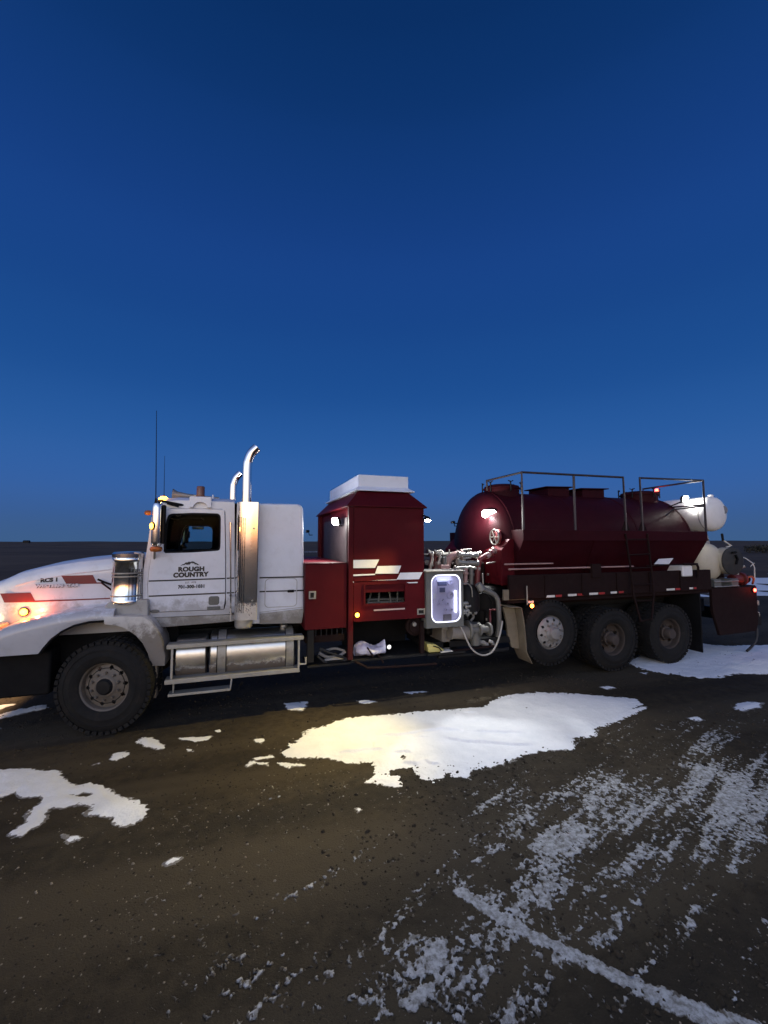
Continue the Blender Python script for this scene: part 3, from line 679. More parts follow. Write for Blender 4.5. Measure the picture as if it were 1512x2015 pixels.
# cowl side below the air cleaner
cw = pix([(205,1215),(205,1196),(212,1186),(222,1182),(292,1180),(292,1215)], .12)
part('cowl_step', Pr(cw, .12, .46), SILL, truck, bevel=.02)
cw2 = pix([(222,1182),(226,1098),(286,1098),(292,1120),(292,1182)], .30)
part('cowl_side', Pr(cw2, .32, .46), WHITE, truck, bevel=.02)

# ---- hood markings (flat film on the paint)
def decal(name, pts, y, mat, parent, t=.004): return part(name, Pr(pix(pts, y-t), y-t, y-.0005), mat, parent)
decal('hood_stripe', [(0.5,1168),(60,1166),(69,1182),(217,1176.5),(217,1178.7),(69,1185),(9,1185.8)], HY, STRIPE, hood)
decal('hood_stripe', [(121,1133),(183,1131.5),(190.5,1146),(200,1146),(222,1163),(222,1165),(199,1148.5),(131,1149.5)], HY, STRIPE, hood)
def text(name, s, p0, p1, y, mat, parent, depth=.004, bold=.0, squash=None, tracking=1.0):
    # lettering between two measured points p0 (left base) and p1 (right base) on plane y
    a, b = at(*p0, y), at(*p1, y)
    cu = bpy.data.curves.new(name, 'FONT'); cu.body = s; cu.size = 1; cu.extrude = .0; cu.offset = bold; cu.space_character = tracking
    tmp = bpy.data.objects.new(name+'_tmp', cu); COL.objects.link(tmp)
    dg = bpy.context.evaluated_depsgraph_get(); me = bpy.data.meshes.new_from_object(tmp.evaluated_get(dg))
    bpy.data.objects.remove(tmp); bpy.data.curves.remove(cu)
    bm = bmesh.new(); bm.from_mesh(me); bpy.data.meshes.remove(me)
    x0 = min(v.co.x for v in bm.verts); x1 = max(v.co.x for v in bm.verts); z0 = min(v.co.y for v in bm.verts); z1 = max(v.co.y for v in bm.verts)
    w = (b-a).length; k = w/(x1-x0); kz = (squash/(z1-z0)) if squash else k
    for v in bm.verts:
        f = (v.co.x-x0)/(x1-x0); zz = (v.co.y-z0)*kz
        v.co = Vector((a.x+(b.x-a.x)*f, y-.0035, a.z+(b.z-a.z)*f+zz))
    bmesh.ops.remove_doubles(bm, verts=bm.verts, dist=1e-5)
    if depth > .004:
        r = bmesh.ops.extrude_face_region(bm, geom=bm.faces[:])
        for g in r['geom']:
            if isinstance(g, bmesh.types.BMVert): g.co.y -= depth
    return part(name, bm, mat, parent, stuff=True)
text('unit_number', 'RCS 1', (80,1146.3), (113.5,1144.5), HY, BLACKS, hood, bold=.07, squash=.052)
text('badge_shadow', 'WESTERN STAR', (69,1157.3), (157.5,1155.3), HY, BLACKS, hood, depth=.006, bold=.09, squash=.046)  # black copy set behind the letters to paint their shadow
text('hood_badge', 'WESTERN STAR', (69,1156.5), (157,1154.5), HY-.007, WHITE2, hood, depth=.010, bold=.045, squash=.040)
tube_b = T([tuple(at(193,1140,.36)), tuple(at(207,1146,.34)), tuple(at(221,1151,.3))], .012)
hb = part('hood_latch', tube_b, BLACKM, truck); part('latch_strut', T([tuple(at(200,1146,.35)), tuple(at(220,1161,.3))], .009), BLACKM, hb)

# ---- marker lamps
def marker(px, py, y, mat, col, watts, r=.028, name='marker_lamp', n=(0,-1,0), host=None):
    p = at(px, py, y); ax = Vector(n)
    m = part(name, Lt([(r*1.25,-.012),(r*1.3,.0),(r*1.25,.012),(r*.9,.014)], p, ax, 20), BLACKM, host or truck)
    part('lens', Lt([(r,.010),(r*.95,.022),(r*.6,.032),(0,.036)], p, ax, 20), mat, m)
    lamp_at('POINT', 'marker_glow', p+ax*.075, truck, watts, col, .02)
    return m
marker(48,1204,.385, AMBER, (1,.26,.04), 4.0, r=.040)
marker(703,1210,-.03, AMBER, (1,.42,.04), .7, r=.030)
marker(1046,1192,-.02, AMBERO, (1,.22,.03), .8, r=.034)
marker(1484,1161,.02, REDL, (1,.06,.03), 1.2, r=.036)
lamp_at('POINT', 'marker_streak', at(72,1209,.33)+Vector((0,-.02,.03)), truck, 3.0, (1,.18,.09), .02)

# ---- cab
CYN = .22
cab_out = pix([(281,1216),(281,1130),(289,1085),(300,1010),(308,994),(322,987),(350,984.5),(462,988),(462,1208)], CYN)
door_o = pix([(292,1206),(290.5,1150),(294,1114),(300,1081),(306,1045),(317,1012),(324,1004.5),(338,999.8),(443.6,1001.8),(445.3,1100),(444.8,1199.5)], CYN)
win_o = pix([(322.5,1088.5),(324,1055),(328,1024),(331,1015),(337,1011),(383,1009.5),(429,1010.6),(433.5,1014),(435,1020),(434.5,1060),(434,1077),(432.5,1082),(428.5,1083.8),(380,1087)], CYN)
win_i = [(x+(.378 if False else 0), z) for x, z in win_o]
bm = new_bm(); ring_panel(bm, cab_out, door_o, CYN, CYN+.05)
cab = part('cab', bm, WHITE, truck, angle=30)
wall = part('cab_far_wall', ring_panel(new_bm(), cab_out, door_o, 2.5-CYN-.05, 2.5-CYN), WHITE, cab, angle=30)
part('cab_roof', loft(new_bm(), [[(x, CYN+.0025, z), (x, CYN+.12, z+.05), (x, 1.25, z+.085), (x, 2.38-CYN, z+.05), (x, 2.4975-CYN, z), (x, 2.4975-CYN, z-.04), (x, CYN+.0025, z-.04)] for x, z in cab_out[4:8]]), WHITE, cab, bevel=.004, angle=40)
xb = cab_out[-1][0]
part('cab_floor', B(cab_out[0][0]+.01, xb-.005, CYN+.055, 2.445-CYN, 1.32, 1.36), CABIN, cab)
part('cab_back_wall', B(xb-.04, xb-.004, CYN+.055, 2.445-CYN, 1.36, 2.78), CABIN, cab)
bm = new_bm()                                          # windscreen band: pillars and glass
w0, w1 = cab_out[2], cab_out[4]
box_l = lambda y0, y1: loft(new_bm(), [[(w0[0], y0, w0[1]), (w0[0], y1, w0[1]), (w0[0]+.05, y1, w0[1]), (w0[0]+.05, y0, w0[1])], [(w1[0], y0, w1[1]), (w1[0], y1, w1[1]), (w1[0]+.05, y1, w1[1]), (w1[0]+.05, y0, w1[1])]])
for y0, y1 in ((CYN+.052, CYN+.12), (2.42-CYN, 2.448-CYN)): part('windscreen_pillar', box_l(y0, y1), WHITE, cab)
part('windscreen', box_l(CYN+.122, 2.418-CYN), GLASSN, cab)
part('firewall', B(cab_out[0][0]+.005, cab_out[0][0]+.06, CYN+.052, 2.448-CYN, 1.3, w0[1]), WHITE, cab)
part('dashboard', Pr([(w0[0]+.07, w0[1]+.0), (w0[0]+.3, w0[1]-.02), (w0[0]+.42, w0[1]-.10), (w0[0]+.4, 1.6), (w0[0]+.07, 1.6)], CYN+.07, 2.43-CYN), CABIN, cab, bevel=.02)
for y in (.62, 1.75):
    st = part('seat', B(.78,1.22,y-.24,y+.24,1.50,1.66), CABIN, cab, bevel=.05)
    part('seat_back', B(1.12,1.26,y-.23,y+.23,1.66,2.10), CABIN, st, bevel=.05)
bm = new_bm(); tube(bm, [(.62+.10*math.sin(a)*.5, .62+.21*math.cos(a), 2.0+.19*math.sin(a)) for a in (2*math.pi*k/20 for k in range(21))], .015, 6)
part('steering_wheel', bm, CABIN, cab)
part('interior_mirror', Lt([(.0,0),(.02,.01),(.024,.09),(.02,.17),(0,.18)], at(378,1039,1.5), (1,0,.0), 12), MIRC, cab)
part('hanging_tag', B(*(lambda p: (p.x-.01, p.x+.01, p.y-.004, p.y+.004, p.z-.10, p.z))(at(373,1046,1.5))), CABIN, cab)
def make_door(y, s):
    win_o = WIN_F[s]
    y0, y1 = (y-.012, y+.03) if s < 0 else (y-.03, y+.012)
    inset = [(cx, cz) for cx, cz in door_o]
    gx = sum(p[0] for p in inset)/len(inset); gz = sum(p[1] for p in inset)/len(inset)
    inset = [(gx+(px-gx)*.986, gz+(pz-gz)*.992) for px, pz in inset]
    d = part('door', ring_panel(new_bm(), inset, win_o, y0, y1), WHITE, truck, bevel=.005, angle=30, label=None)
    gxx = sum(p[0] for p in win_o)/len(win_o); gzz = sum(p[1] for p in win_o)/len(win_o)
    wi = [(gxx+(px-gxx)*.93, gzz+(pz-gzz)*.91) for px, pz in win_o]
    part('window_seal', ring_panel(new_bm(), win_o, wi, y0+.002, y1-.002), BLACKM, d)
    part('window', Pr(wi, (y0+y1)/2-.003, (y0+y1)/2+.003), GLASSW, d)
    return d, y0
WIN_FAR = [(.42,2.09),(.43,2.20),(.495,2.48),(.54,2.54),(.92,2.54),(.97,2.51),(.985,2.45),(.985,2.13),(.95,2.10)]
WIN_F = {-1: win_o, 1: WIN_FAR}
door, dy = make_door(CYN, -1)
fdoor, _ = make_door(2.5-CYN, 1)
part('door_liner', ring_panel(new_bm(), cab_out, [(x, z) for x, z in WIN_FAR], 2.5-CYN-.085, 2.5-CYN-.06), CABIN, cab)
part('sun_visor', B(.55,.95,CYN+.08,CYN+.5,2.56,2.58), CABIN, cab)
def stripe(name, a, b, th, y, parent, mat=BLACKS):
    p, q = at(*a, y-.003), at(*b, y-.003); h = th/2
    return part(name, loft(new_bm(), [[(p.x,y-.003,p.z-h),(p.x,y-.0005,p.z-h),(p.x,y-.0005,p.z+h),(p.x,y-.003,p.z+h)], [(q.x,y-.003,q.z-h),(q.x,y-.0005,q.z-h),(q.x,y-.0005,q.z+h),(q.x,y-.003,q.z+h)]]), mat, parent)
stripe('stripe', (293,1143.5),(443,1138.3), .018, dy, door)
stripe('stripe', (293,1173.3),(443,1167), .018, dy, door)
stripe('stripe', (446.5,1138),(461,1137.5), .018, CYN, cab)
stripe('stripe', (446.5,1166.8),(461,1166.2), .018, CYN, cab)
stripe('stripe', (272,1145),(290,1144), .018, .32, truck)
stripe('stripe', (272,1174.5),(290,1174), .018, .32, truck)
text('door_lettering', 'ROUGH', (351,1125.3), (402.5,1123.8), dy, BLACKS, door, bold=.07, tracking=1.08, squash=.064)
text('door_lettering', 'COUNTRY', (341,1137.0), (411.5,1134.3), dy, BLACKS, door, bold=.07, tracking=1.08, squash=.066)
text('door_lettering', 'EST. 1978', (365,1148.2), (386,1147.4), dy, BLACKS, door, squash=.022)
text('phone_number', '701-300-1031', (350.5,1158.8), (402.5,1156.8), dy, BLACKS, door, bold=.055, squash=.048, tracking=1.1)
mt = [(355,1113.8),(359,1110.5),(362,1110),(366,1106.5),(369,1107),(372,1105),(375,1106),(378,1104.6),(382,1105.2),(386,1108),(388,1108.2),(391,1110.6),(393.5,1112.2),(390.5,1111.6),(388.5,1112),(386,1110.2),(384.5,1111.4),(381.5,1107.8),(380,1109),(377.5,1107.5),(374.5,1109.6),(372,1112),(371,1110.2),(368.5,1111.8),(366,1110.2),(362.5,1112.2),(360,1112)]
decal('mountain_logo', mt, dy, BLACKS, door)
vent = part('door_vent', Pr(roundrect(*(lambda a,b:(a.x,b.x,b.z,a.z))(at(411,1173.5,dy),at(431.5,1190,dy)), .03), dy-.006, dy-.0005), GREYB, door, bevel=.002)
p, q = at(414,1176,dy-.007), at(429,1188,dy-.007)
for i in range(4): part('vent_slat', B(p.x+i*(q.x-p.x)/4+.004, p.x+(i+1)*(q.x-p.x)/4-.004, dy-.012, dy-.0065, q.z, p.z), PIPEG, vent)
p, q = at(408,1194,dy-.007), at(434,1199,dy-.007)
part('door_plate', B(p.x,q.x,dy-.006,dy-.0005,q.z,p.z), GREYB, door)
p = at(305,1203,dy); part('lock_plate', Lt([(.055,0),(.05,.006),(0,.008)], (p.x, dy-.0005, p.z), (0,-1,0), 20), GREYB, door).scale = (1,1,.4)
# sill under door
sl = pix([(281,1217),(462,1209),(462,1222),(455,1224),(300,1237)], CYN)
part('cab_sill', Pr(sl, CYN+.02, 2.48-CYN), SILL, truck, bevel=.008)
# grab bar with stand-offs
gb = part('grab_bar', T([tuple(at(454,1028,.13)), tuple(at(454.5,1222,.13))], .011), CHROME, truck)
for py in (1030,1172,1205): part('standoff', T([tuple(at(454,py,.13)), tuple(at(454,py,CYN))], .014), BLACKM, gb)

# ---- mirrors on the door
def mirror_set():
    a = at(298,990,.02); b = at(318,1077,.02); x0, x1 = at(297,1030,.02).x, at(318,1030,.02).x
    z1, z0 = a.z, b.z
    xm = (x0+x1)/2
    # shell: rounded body seen from behind, its bright face turned to the rear
    prof = roundrect(-.105, .105, 0, z1-z0, .045)
    ang = R(-62)
    ax, ay = Vector((math.cos(ang), math.sin(ang), 0)), Vector((-math.sin(ang), math.cos(ang), 0))
    c = Vector((xm+.01, -.02, z0))
    bm = new_bm(); rings = []
    for d, s in ((-.05,.55),(-.035,.85),(.0,1),(.03,1),(.036,.96)):
        rings.append([c+ax*(u*s)+ay*(-d)+Vector((0,0,(v-(z1-z0)/2)*(.93+.07*s)+(z1-z0)/2)) for u, v in prof])
    loft(bm, rings)
    m = part('mirror', bm, MIRC, truck, angle=40)
    return m, c, z0, z1
def mirror_near():
    x0, x1 = at(297.5,1030,0).x, at(319,1030,0).x; z1, z0 = at(300,990,0).z, at(300,1075,0).z
    bm = new_bm()
    rings = []
    for z, s in ((z0,.75),(z0+.02,.95),(z0+.06,1),(z1-.06,1),(z1-.02,.95),(z1,.8)):
        xc, hw = (x0+x1)/2, (x1-x0)/2*s
        rings.append([(xc+hw*math.cos(a), .04+.075*s*(math.sin(a) if math.sin(a) < 0 else .35*math.sin(a)), z) for a in (2*math.pi*k/24 for k in range(24))])
    loft(bm, rings)
    m = part('mirror', bm, MIRC, truck, angle=40)
    part('mirror_foot', Lt([(.0,0),(.06,.01),(.075,.04),(.06,.07),(0,.075)], ((x0+x1)/2, .04, z0-.075), (0,0,1), 20), AMBERX, m)
    part('mirror_edge', B(x1+.002, x1+.03, .0, .10, z0+.03, z1-.02), BLACKM, m, bevel=.008)
    part('mirror_arm', T([((x0+x1)/2, .06, z1-.0), ((x0+x1)/2+.02, .10, z1+.04), (x1+.22, CYN+.02, z1+.0)], .016), BLACK, m)
    part('mirror_arm', T([((x0+x1)/2-.02, .08, z0-.03), (x0+.0, CYN+.06, z0-.22)], .014), STEEL, m)
    return m
mir = mirror_near()
copy_part(mir, truck, (0,0,0), mirror=True)
marker(300.5,1035,-.03, AMBER, (1,.45,.10), 2.2, r=.024, n=(-.55,-.83,0)).scale = (1,1,1.6)
pm = at(291,1009,.06)
part('marker_lamp', Lt([(.03,-.03),(.032,.0),(.024,.03),(0,.04)], pm, (-.9,-.4,0), 16), AMBERX, truck)
# roof lights, horn, beacon, antennas
def roof_light(px, py, y, lit):
    p = at(px, py, y)
    m = part('roof_marker', Lt([(.075,-.02),(.07,.0),(.05,.012)], p, (0,0,1), 20), BLACKM, truck)
    part('lens', Lt([(.062,.0),(.055,.03),(.03,.05),(0,.055)], p, (0,0,1), 20), AMBER if lit else AMBERX, m)
    if lit: lamp_at('POINT', 'roof_glow', p+Vector((-.06,-.05,.05)), truck, 2.2, (1,.5,.1), .02)
roof_light(322,984.5,.42,True)
for i in range(1,5): roof_light(322,984.5,.42,False) if False else None
p = at(340,973,.72)
hn = part('air_horn', Lt([(.02,.62),(.024,.4),(.03,.2),(.05,.06),(.085,.0),(.075,.01),(.02,.1)], p, (1,.05,-.06), 20), STEEL, truck)
part('horn_bracket', B(p.x+.28,p.x+.31,p.y-.02,p.y+.05,p.z-.16,p.z), STEEL, hn)
a, b = at(373.5,976.5,.17), at(416,999,.17)
pts = [(a.x,b.z),(a.x,a.z),(b.x,a.z),(b.x,b.z)]
cxm = (a.x+b.x)/2
archp = [(cxm+.085*math.cos(t), b.z+.07*math.sin(t)) for t in np.linspace(0, math.pi, 9)]
bk = part('beacon_bracket', Pr(pts+archp, .17, .44), WHITE2, truck, bevel=.006)
c = at(395,976.5,.31)
bc = part('beacon', Lt([(.06,0),(.06,.02),(.052,.025),(.052,.135),(.045,.15),(0,.155)], (c.x,.31,a.z+.002), (0,0,1), 24), BEACON, bk)
p = at(419.5,980,.6); part('roof_bulb', Lt([(.012,-.05),(.016,0),(.012,.045),(0,.05)], p, (0,0,1), 10), WHITE2, truck)
for px, py0, py1, y, r in ((307,992,808,.30,.007), (323,984,897,1.35,.005)):
    b0 = at(px, py0, y); t0 = at(px+1.5, py1, y)
    an = part('antenna', tube(new_bm(), [b0, b0.lerp(t0,.5), t0], [r, r*.8, r*.5], n=6), BLACKM, truck)
    part('antenna_base', Lt([(.022,-.04),(.018,.02),(.01,.08)], b0, (0,0,1), 12), BLACKM, an)
part('drip_visor', T([tuple(at(330,990,.20)), tuple(at(346,994,.18)), tuple(at(352,996,.19))], .018), BLACKM, truck)

# ---- air cleaner
p0, p1 = at(249,1187,.22), at(249,1088,.22); rr_ = .175
ac = part('air_cleaner', Lt([(rr_*.9,0),(rr_,.015),(rr_,.05),(rr_*.985,.055),(rr_*.985,p1.z-p0.z-.12),(rr_,p1.z-p0.z-.115),(rr_,p1.z-p0.z-.06),(rr_*.985,p1.z-p0.z-.055)], (p0.x,.24,p0.z), (0,0,1), 40), CHROME, truck)
part('air_cleaner_lid', Lt([(rr_*1.03,p1.z-p0.z-.054),(rr_*1.03,p1.z-p0.z-.01),(rr_*.9,p1.z-p0.z+.012),(0,p1.z-p0.z+.02)], (p0.x,.24,p0.z), (0,0,1), 40), CHROME, ac)
for h in (.09,.33,.37): part('clamp_band', Lt([(rr_*.99,h),(rr_*1.012,h+.003),(rr_*1.012,h+.016),(rr_*.99,h+.019)], (p0.x,.24,p0.z), (0,0,1), 40), STEEL, ac)
bm = new_bm()                                          # perforated intake screen on the rear half
for i in range(9):
    a = R(-72+i*13)
    for j in range(26):
        z = p0.z+.06+j*.0145
        cx_, cy_ = p0.x+rr_*.99*math.cos(a), .24+rr_*.99*math.sin(a)
        t = Vector((-math.sin(a), math.cos(a), 0)); nn = Vector((math.cos(a), math.sin(a), 0)); c = Vector((cx_, cy_, z))
        loft(bm, [[c+t*(.013*u)+Vector((0,0,.005*v))+nn*d for u, v in ((-1,0),(0,-1),(1,0),(0,1))] for d in (-.002,.003)])
part('intake_screen', bm, BLACKM, ac, stuff=True)
part('intake_duct', T([(p0.x+.02,.40,p1.z-.1),(p0.x+.05,.60,p1.z-.1)], .09), BLACKM, ac)

# ---- sleeper
SY = .14
sl_o = pix([(463,989.5),(586,991.5),(593,993.5),(597,1001.5),(598.8,1194),(594,1226),(512,1228),(463,1230)], SY)
sl_o[0] = (xb+.004, sl_o[0][1]); sl_o[-1] = (xb+.004, sl_o[-1][1]); sl_o[-2] = (xb+.35, sl_o[-2][1])
slp = part('sleeper', Pr(sl_o, SY, 2.5-SY), WHITE2, truck, bevel=.03, seg=3)
stripe('stripe', (511,1137),(598.5,1135), .020, SY, slp); stripe('stripe', (511,1164.3),(598.5,1161.8), .020, SY, slp)
stripe('seam', (511,1205),(598.5,1194.5), .008, SY, slp, SILL)
a, b = at(523,1140,SY), at(583.5,1192,SY)
rrp = roundrect(a.x,b.x,b.z,a.z,.05)
hat = part('hatch', Pr(rrp, SY-.006, SY-.0005), WHITE2, slp, bevel=.003)
stripe('stripe', (523.5,1163.9),(583,1162.2), .018, SY-.006, hat)
ins = roundrect(a.x-.008,b.x+.008,b.z-.008,a.z+.008,.055)
part('hatch_seal', Pr(ins, SY-.003, SY-.0008), SILL, slp)
p = at(572.5,1163,SY-.008); part('hatch_handle', B(p.x-.045,p.x+.045,SY-.028,SY-.0065,p.z-.018,p.z+.018), BLACKM, hat, bevel=.008)
lowp = pix([(511,1207),(598.3,1197),(594,1226),(511,1228)], SY)
part('sleeper_skirt', Pr(lowp, SY-.008, SY-.001), SILL, slp, bevel=.003)

# ---- exhaust stacks with chrome heat shields
x0, x1 = at(463.5,1100,.02).x, at(508,1100,-.03).x; zt, zb = at(480,988,0).z, at(480,1220,0).z
def exhaust():
    bm = new_bm()
    xs_ = [(x0,.16),(x0+.005,.09),(x0+.02,.035),(x0+.05,-.005),(x0+.09,-.028),(x0+.13,-.034),(x1-.01,-.034),(x1,-.026),(x1,.12)]
    out = [(x, y) for x, y in xs_]; inn2 = [(x+(.006 if i < 3 else (-.006 if i > 6 else 0)), y+.006) for i, (x, y) in enumerate(xs_)]
    loft(bm, [[(x, y, z) for x, y in out+inn2[::-1]] for z in (zb, zt)])
    sh = part('exhaust_shield', bm, CHROME, truck, angle=30)
    bm = new_bm()
    for (xa, ya), (nx, ny) in (((x0+.013,.062),(-.97,-.25)),((x0+.036,.014),(-.8,-.6)),((x0+.062,-.013),(-.5,-.87)),((x0+.088,-.028),(-.3,-.95)),((x0+.112,-.031),(-.05,-1))):
        for j in range(74):
            z = zb+.10+j*(zt-zb-.30)/74+(.008 if nx < -.4 and nx > -.9 else 0)
            c = Vector((xa, ya, z)); nn = Vector((nx, ny, 0)).normalized(); t = Vector((-nn.y, nn.x, 0))
            loft(bm, [[c+t*(.0085*u)+Vector((0,0,.0055*v))+nn*d for u, v in ((-1,0),(-.5,-1),(.5,-1),(1,0),(.5,1),(-.5,1))] for d in (-.003,.0025)])
    part('perforations', bm, BLACKM, sh, stuff=True)
    pc = (x0+x1)/2+.0
    part('muffler', Lt([(.10,zb-.12),(.115,zb-.10),(.115,zt-.05),(.07,zt-.02)], (pc-.02,.13,0), (0,0,1), 24), STEEL, truck)
    tip = at(489,884,.13); b0 = at(485.5,990,.13)
    st = part('exhaust_stack', tube(new_bm(), spline([(b0.x,.13,zt-.1),(b0.x,.13,zt+.2),(b0.x,.13,tip.z-.24),(b0.x+.012,.13,tip.z-.15),(b0.x+.05,.13,tip.z-.05),(b0.x+.12,.13,tip.z+.03)], 5), .063, n=24, cap=False), CHROME, truck, angle=60)
    part('stack_mouth', Lt([(.058,-.02),(.0,-.019)], (b0.x+.105,.13,tip.z+.018), (.65,0,.75), 20), BLACKM, st)
    for z in (zt-.35, zb+.25): part('shield_bolt', Lt([(.012,0),(.010,.008),(0,.009)], (x1-.06,-.0345,z), (0,-1,0), 8), STEEL, sh)
    return sh, st
shd, stk = exhaust()
copy_part(shd, truck, (0,0,0), mirror=True)
q = at(459,960,2.37); copy_part(stk, truck, (q.x-at(485.5,960,.13).x, 2.24, -.02))

# ---- fuel tank, battery box and steps
zs1, zs0 = .96, .535
bx = [at(343,1300,.03).x, at(405,1300,.03).x]; tk = [at(411,1300,.03).x, at(583,1300,.03).x]
dprof = lambda r, zc, yc, k=.82: [(yc+r*math.copysign(abs(math.cos(a))**k, math.cos(a)), zc+r*math.copysign(abs(math.sin(a))**k, math.sin(a))) for a in (2*math.pi*i/36 for i in range(36))]
bbx = part('battery_box', loft(new_bm(), [[(x, y, z) for y, z in dprof(.26*s,.76,.33)] for x, s in ((bx[0]-.003,.9),(bx[0]+.012,1),(bx[1]-.012,1),(bx[1],.9))]), ALU, truck, angle=50)
tkp = part('fuel_tank', loft(new_bm(), [[(x, y, z) for y, z in dprof(.29*s,.755,.345)] for x, s in ((tk[0],.88),(tk[0]+.02,1),(tk[1]-.02,1),(tk[1],.88))]), ALU, truck, angle=50)
for px0, px1 in ((427,445),(562.5,579)):
    xa, xc = at(px0,1300,.05).x, at(px1,1300,.05).x
    part('tank_strap', loft(new_bm(), [[(x, y, z) for y, z in dprof(.296,.755,.345)] for x in (xa, xc)], cap=False), STEEL, tkp, angle=50)
    for xx in (xa, xc): part('strap_edge', loft(new_bm(), [[(x, y, z) for y, z in dprof(.299,.755,.345)] for x in (xx-.005, xx+.005)], cap=False), BLACKM, tkp, angle=50)
part('tank_cap', Lt([(.05,0),(.055,.03),(.045,.05),(0,.052)], (tk[0]+.95,.30,1.045), (0,-.2,1), 16), STEEL, tkp)
xs0, xs1 = at(328,1272,-.03).x, at(598,1253,-.03).x
st1 = part('side_step', B(xs0,xs1,-.035,.15,zs1-.03,zs1+.02), STEP, truck, bevel=.006)
xs2 = at(590,1318,-.03).x
st2 = part('side_step', B(xs0-.01,xs2,-.035,.15,zs0-.03,zs0+.025), STEP, truck, bevel=.006)
for x in (bx[0]-.02, tk[1]+.03): part('step_post', B(x-.012,x+.012,-.02,.02,zs0+.028,zs1-.032), STEP, st2)
a, b = at(330,1382,-.02), at(453,1371,-.02)
ls = part('drop_step', B(a.x,b.x,-.03,.12,.355,.385), STEP, truck, bevel=.005)
part('step_hanger', T([(b.x,-.01,.37),(b.x+.01,-.01,.45),(b.x+.015,.0,.52)], .012), STEP, ls)
part('step_hanger', T([(a.x+.05,.05,.38),(a.x+.05,.05,.52)], .012), STEP, ls)
p = at(598,1300,-.02); part('tow_pin', T([tuple(at(588,1307,0)), tuple(at(602,1306,0)), tuple(at(602,1293,0))], .014), STEP, truck)

# ================================================================== PUMP HOUSE (dark red enclosure)
EX0, EX1, EY0, EY1, EZ, TZ = 2.92, 4.10, -.02, 2.62, 2.755, 3.02
part_h = new_bm()
a, b = EX0, EX1
ZB = 1.52
hs = part('pump_house', box(part_h, a+.075, b-.01, EY0+.005, EY1-.005, ZB, EZ-.002), RED, truck, bevel=.004)
part('hip_roof', loft(new_bm(), [[(a-.03,EY0-.03,EZ),(b+.03,EY0-.03,EZ),(b+.03,EY1+.03,EZ),(a-.03,EY1+.03,EZ)], [(a-.03,EY0-.03,EZ+.018),(b+.03,EY0-.03,EZ+.018),(b+.03,EY1+.03,EZ+.018),(a-.03,EY1+.03,EZ+.018)], [(a+.20,EY0+.20,TZ),(b-.20,EY0+.20,TZ),(b-.20,EY1-.20,TZ),(a+.20,EY1-.20,TZ)]]), RED, hs, bevel=.004)
c0 = at(699,968,.17); cap = [(a+.13,EY0+.13),(b-.10,EY0+.13),(b-.10,EY1-.13),(a+.13,EY1-.13)]
k1 = [(a+.20,EY0+.21),(b-.18,EY0+.21),(b-.18,EY1-.21),(a+.20,EY1-.21)]
part('roof_vent', loft(new_bm(), [[(x,y,TZ-.012) for x,y in cap],[(x,y,TZ+.003) for x,y in cap],[(x,y,TZ+.06) for x,y in k1],[(x,y,TZ+.24) for x,y in k1]]), WHITE2, hs, bevel=.006)
p = atx(737,937,b-.45)
clp = at(738,934,1.1)
part('lifting_lug', tube(new_bm(), [(clp.x-.05,1.1,TZ+.235),(clp.x-.05,1.1,TZ+.31),(clp.x+.06,1.1,TZ+.31),(clp.x+.06,1.1,TZ+.235)], .016, 6), BLACKM, hs)
# front corner posts run from eave to deck
post = part('corner_post', B(a,a+.07,EY0-.006,EY0+.07,.60,EZ-.004), RED, hs, bevel=.006)
part('corner_post', B(a,a+.07,EY1-.07,EY1+.006,1.0,EZ-.004), RED, hs, bevel=.006)
RADM = surf('radiator_dark', (.035,.022,.024), .55, var=.2, dirt=.2)
part('radiator_panel', B(a+.058,a+.073,.35,2.25,1.5,2.62), RADM, hs)
# lower skirt with an opening
sk_o = [(a+.075,.0),(b+.03,.0)]
lo0, lo1 = at(699,1224,EY0).z, at(835,1143,EY0).z
op = pix([(719,1189),(719,1151),(797,1150),(797,1187)], EY0)
skp = part('side_skirt', ring_panel(new_bm(), [(a+.075,lo0),(a+.075,lo1+.03),(b+.03,lo1+.03),(b+.03,lo0)], roundrect(op[0][0],op[2][0],op[0][1],op[1][1],.012,2), EY0-.002, EY0+.03), RED, hs, bevel=.003)
part('opening_lip', ring_panel(new_bm(), roundrect(op[0][0]-.025,op[2][0]+.05,op[0][1]-.03,op[1][1]+.02,.012,2), roundrect(op[0][0],op[2][0],op[0][1],op[1][1],.012,2), EY0-.012, EY0-.0025), RED, skp)
part('bay_lining', B(a+.1,b-.02,.75,.80,.62,1.5), BLACKM, hs)
bm = new_bm()
for q in (((724,1188),(733,1160)),((745,1185),(748,1152)),((770,1187),(765,1155)),((722,1180),(795,1178)),((725,1186),(795,1183)),((782,1188),(783,1158))):
    tube(bm, [tuple(at(*q[0],.22)), tuple(at(*q[1],.26))], .015, 8)
part('engine_pipes', bm, GREYB, hs)
part('engine_shape', B(a+.25,b-.25,.32,.7,1.05,1.42), BLACK, hs, bevel=.04)
stripe('trim_bar', (736,1201),(797,1197.5), .022, EY0-.003, skp, surf('pale_pink_bar', (.42,.30,.29), .5))
for pts in ([(691,1118),(696,1102),(746.5,1101),(738.5,1117.5)], [(738.5,1129),(743.5,1114),(790,1113),(784,1128.5)], [(781,1140.5),(788,1127),(832,1126),(825,1140)]):
    decal('side_flash', pts, EY0+.004, WHITE2, hs, t=.006)
for pts in ([(691,1130.5),(738.5,1129),(738.5,1131.5),(691,1134)], [(691,1144.5),(781,1140),(781,1142),(691,1147)]):
    decal('side_flash', pts, EY0+.004, WHITE2, hs, t=.006)
stripe('drip_rail', (726,1149.3),(822,1146.2), .014, EY0-.004, skp, WHITE2)
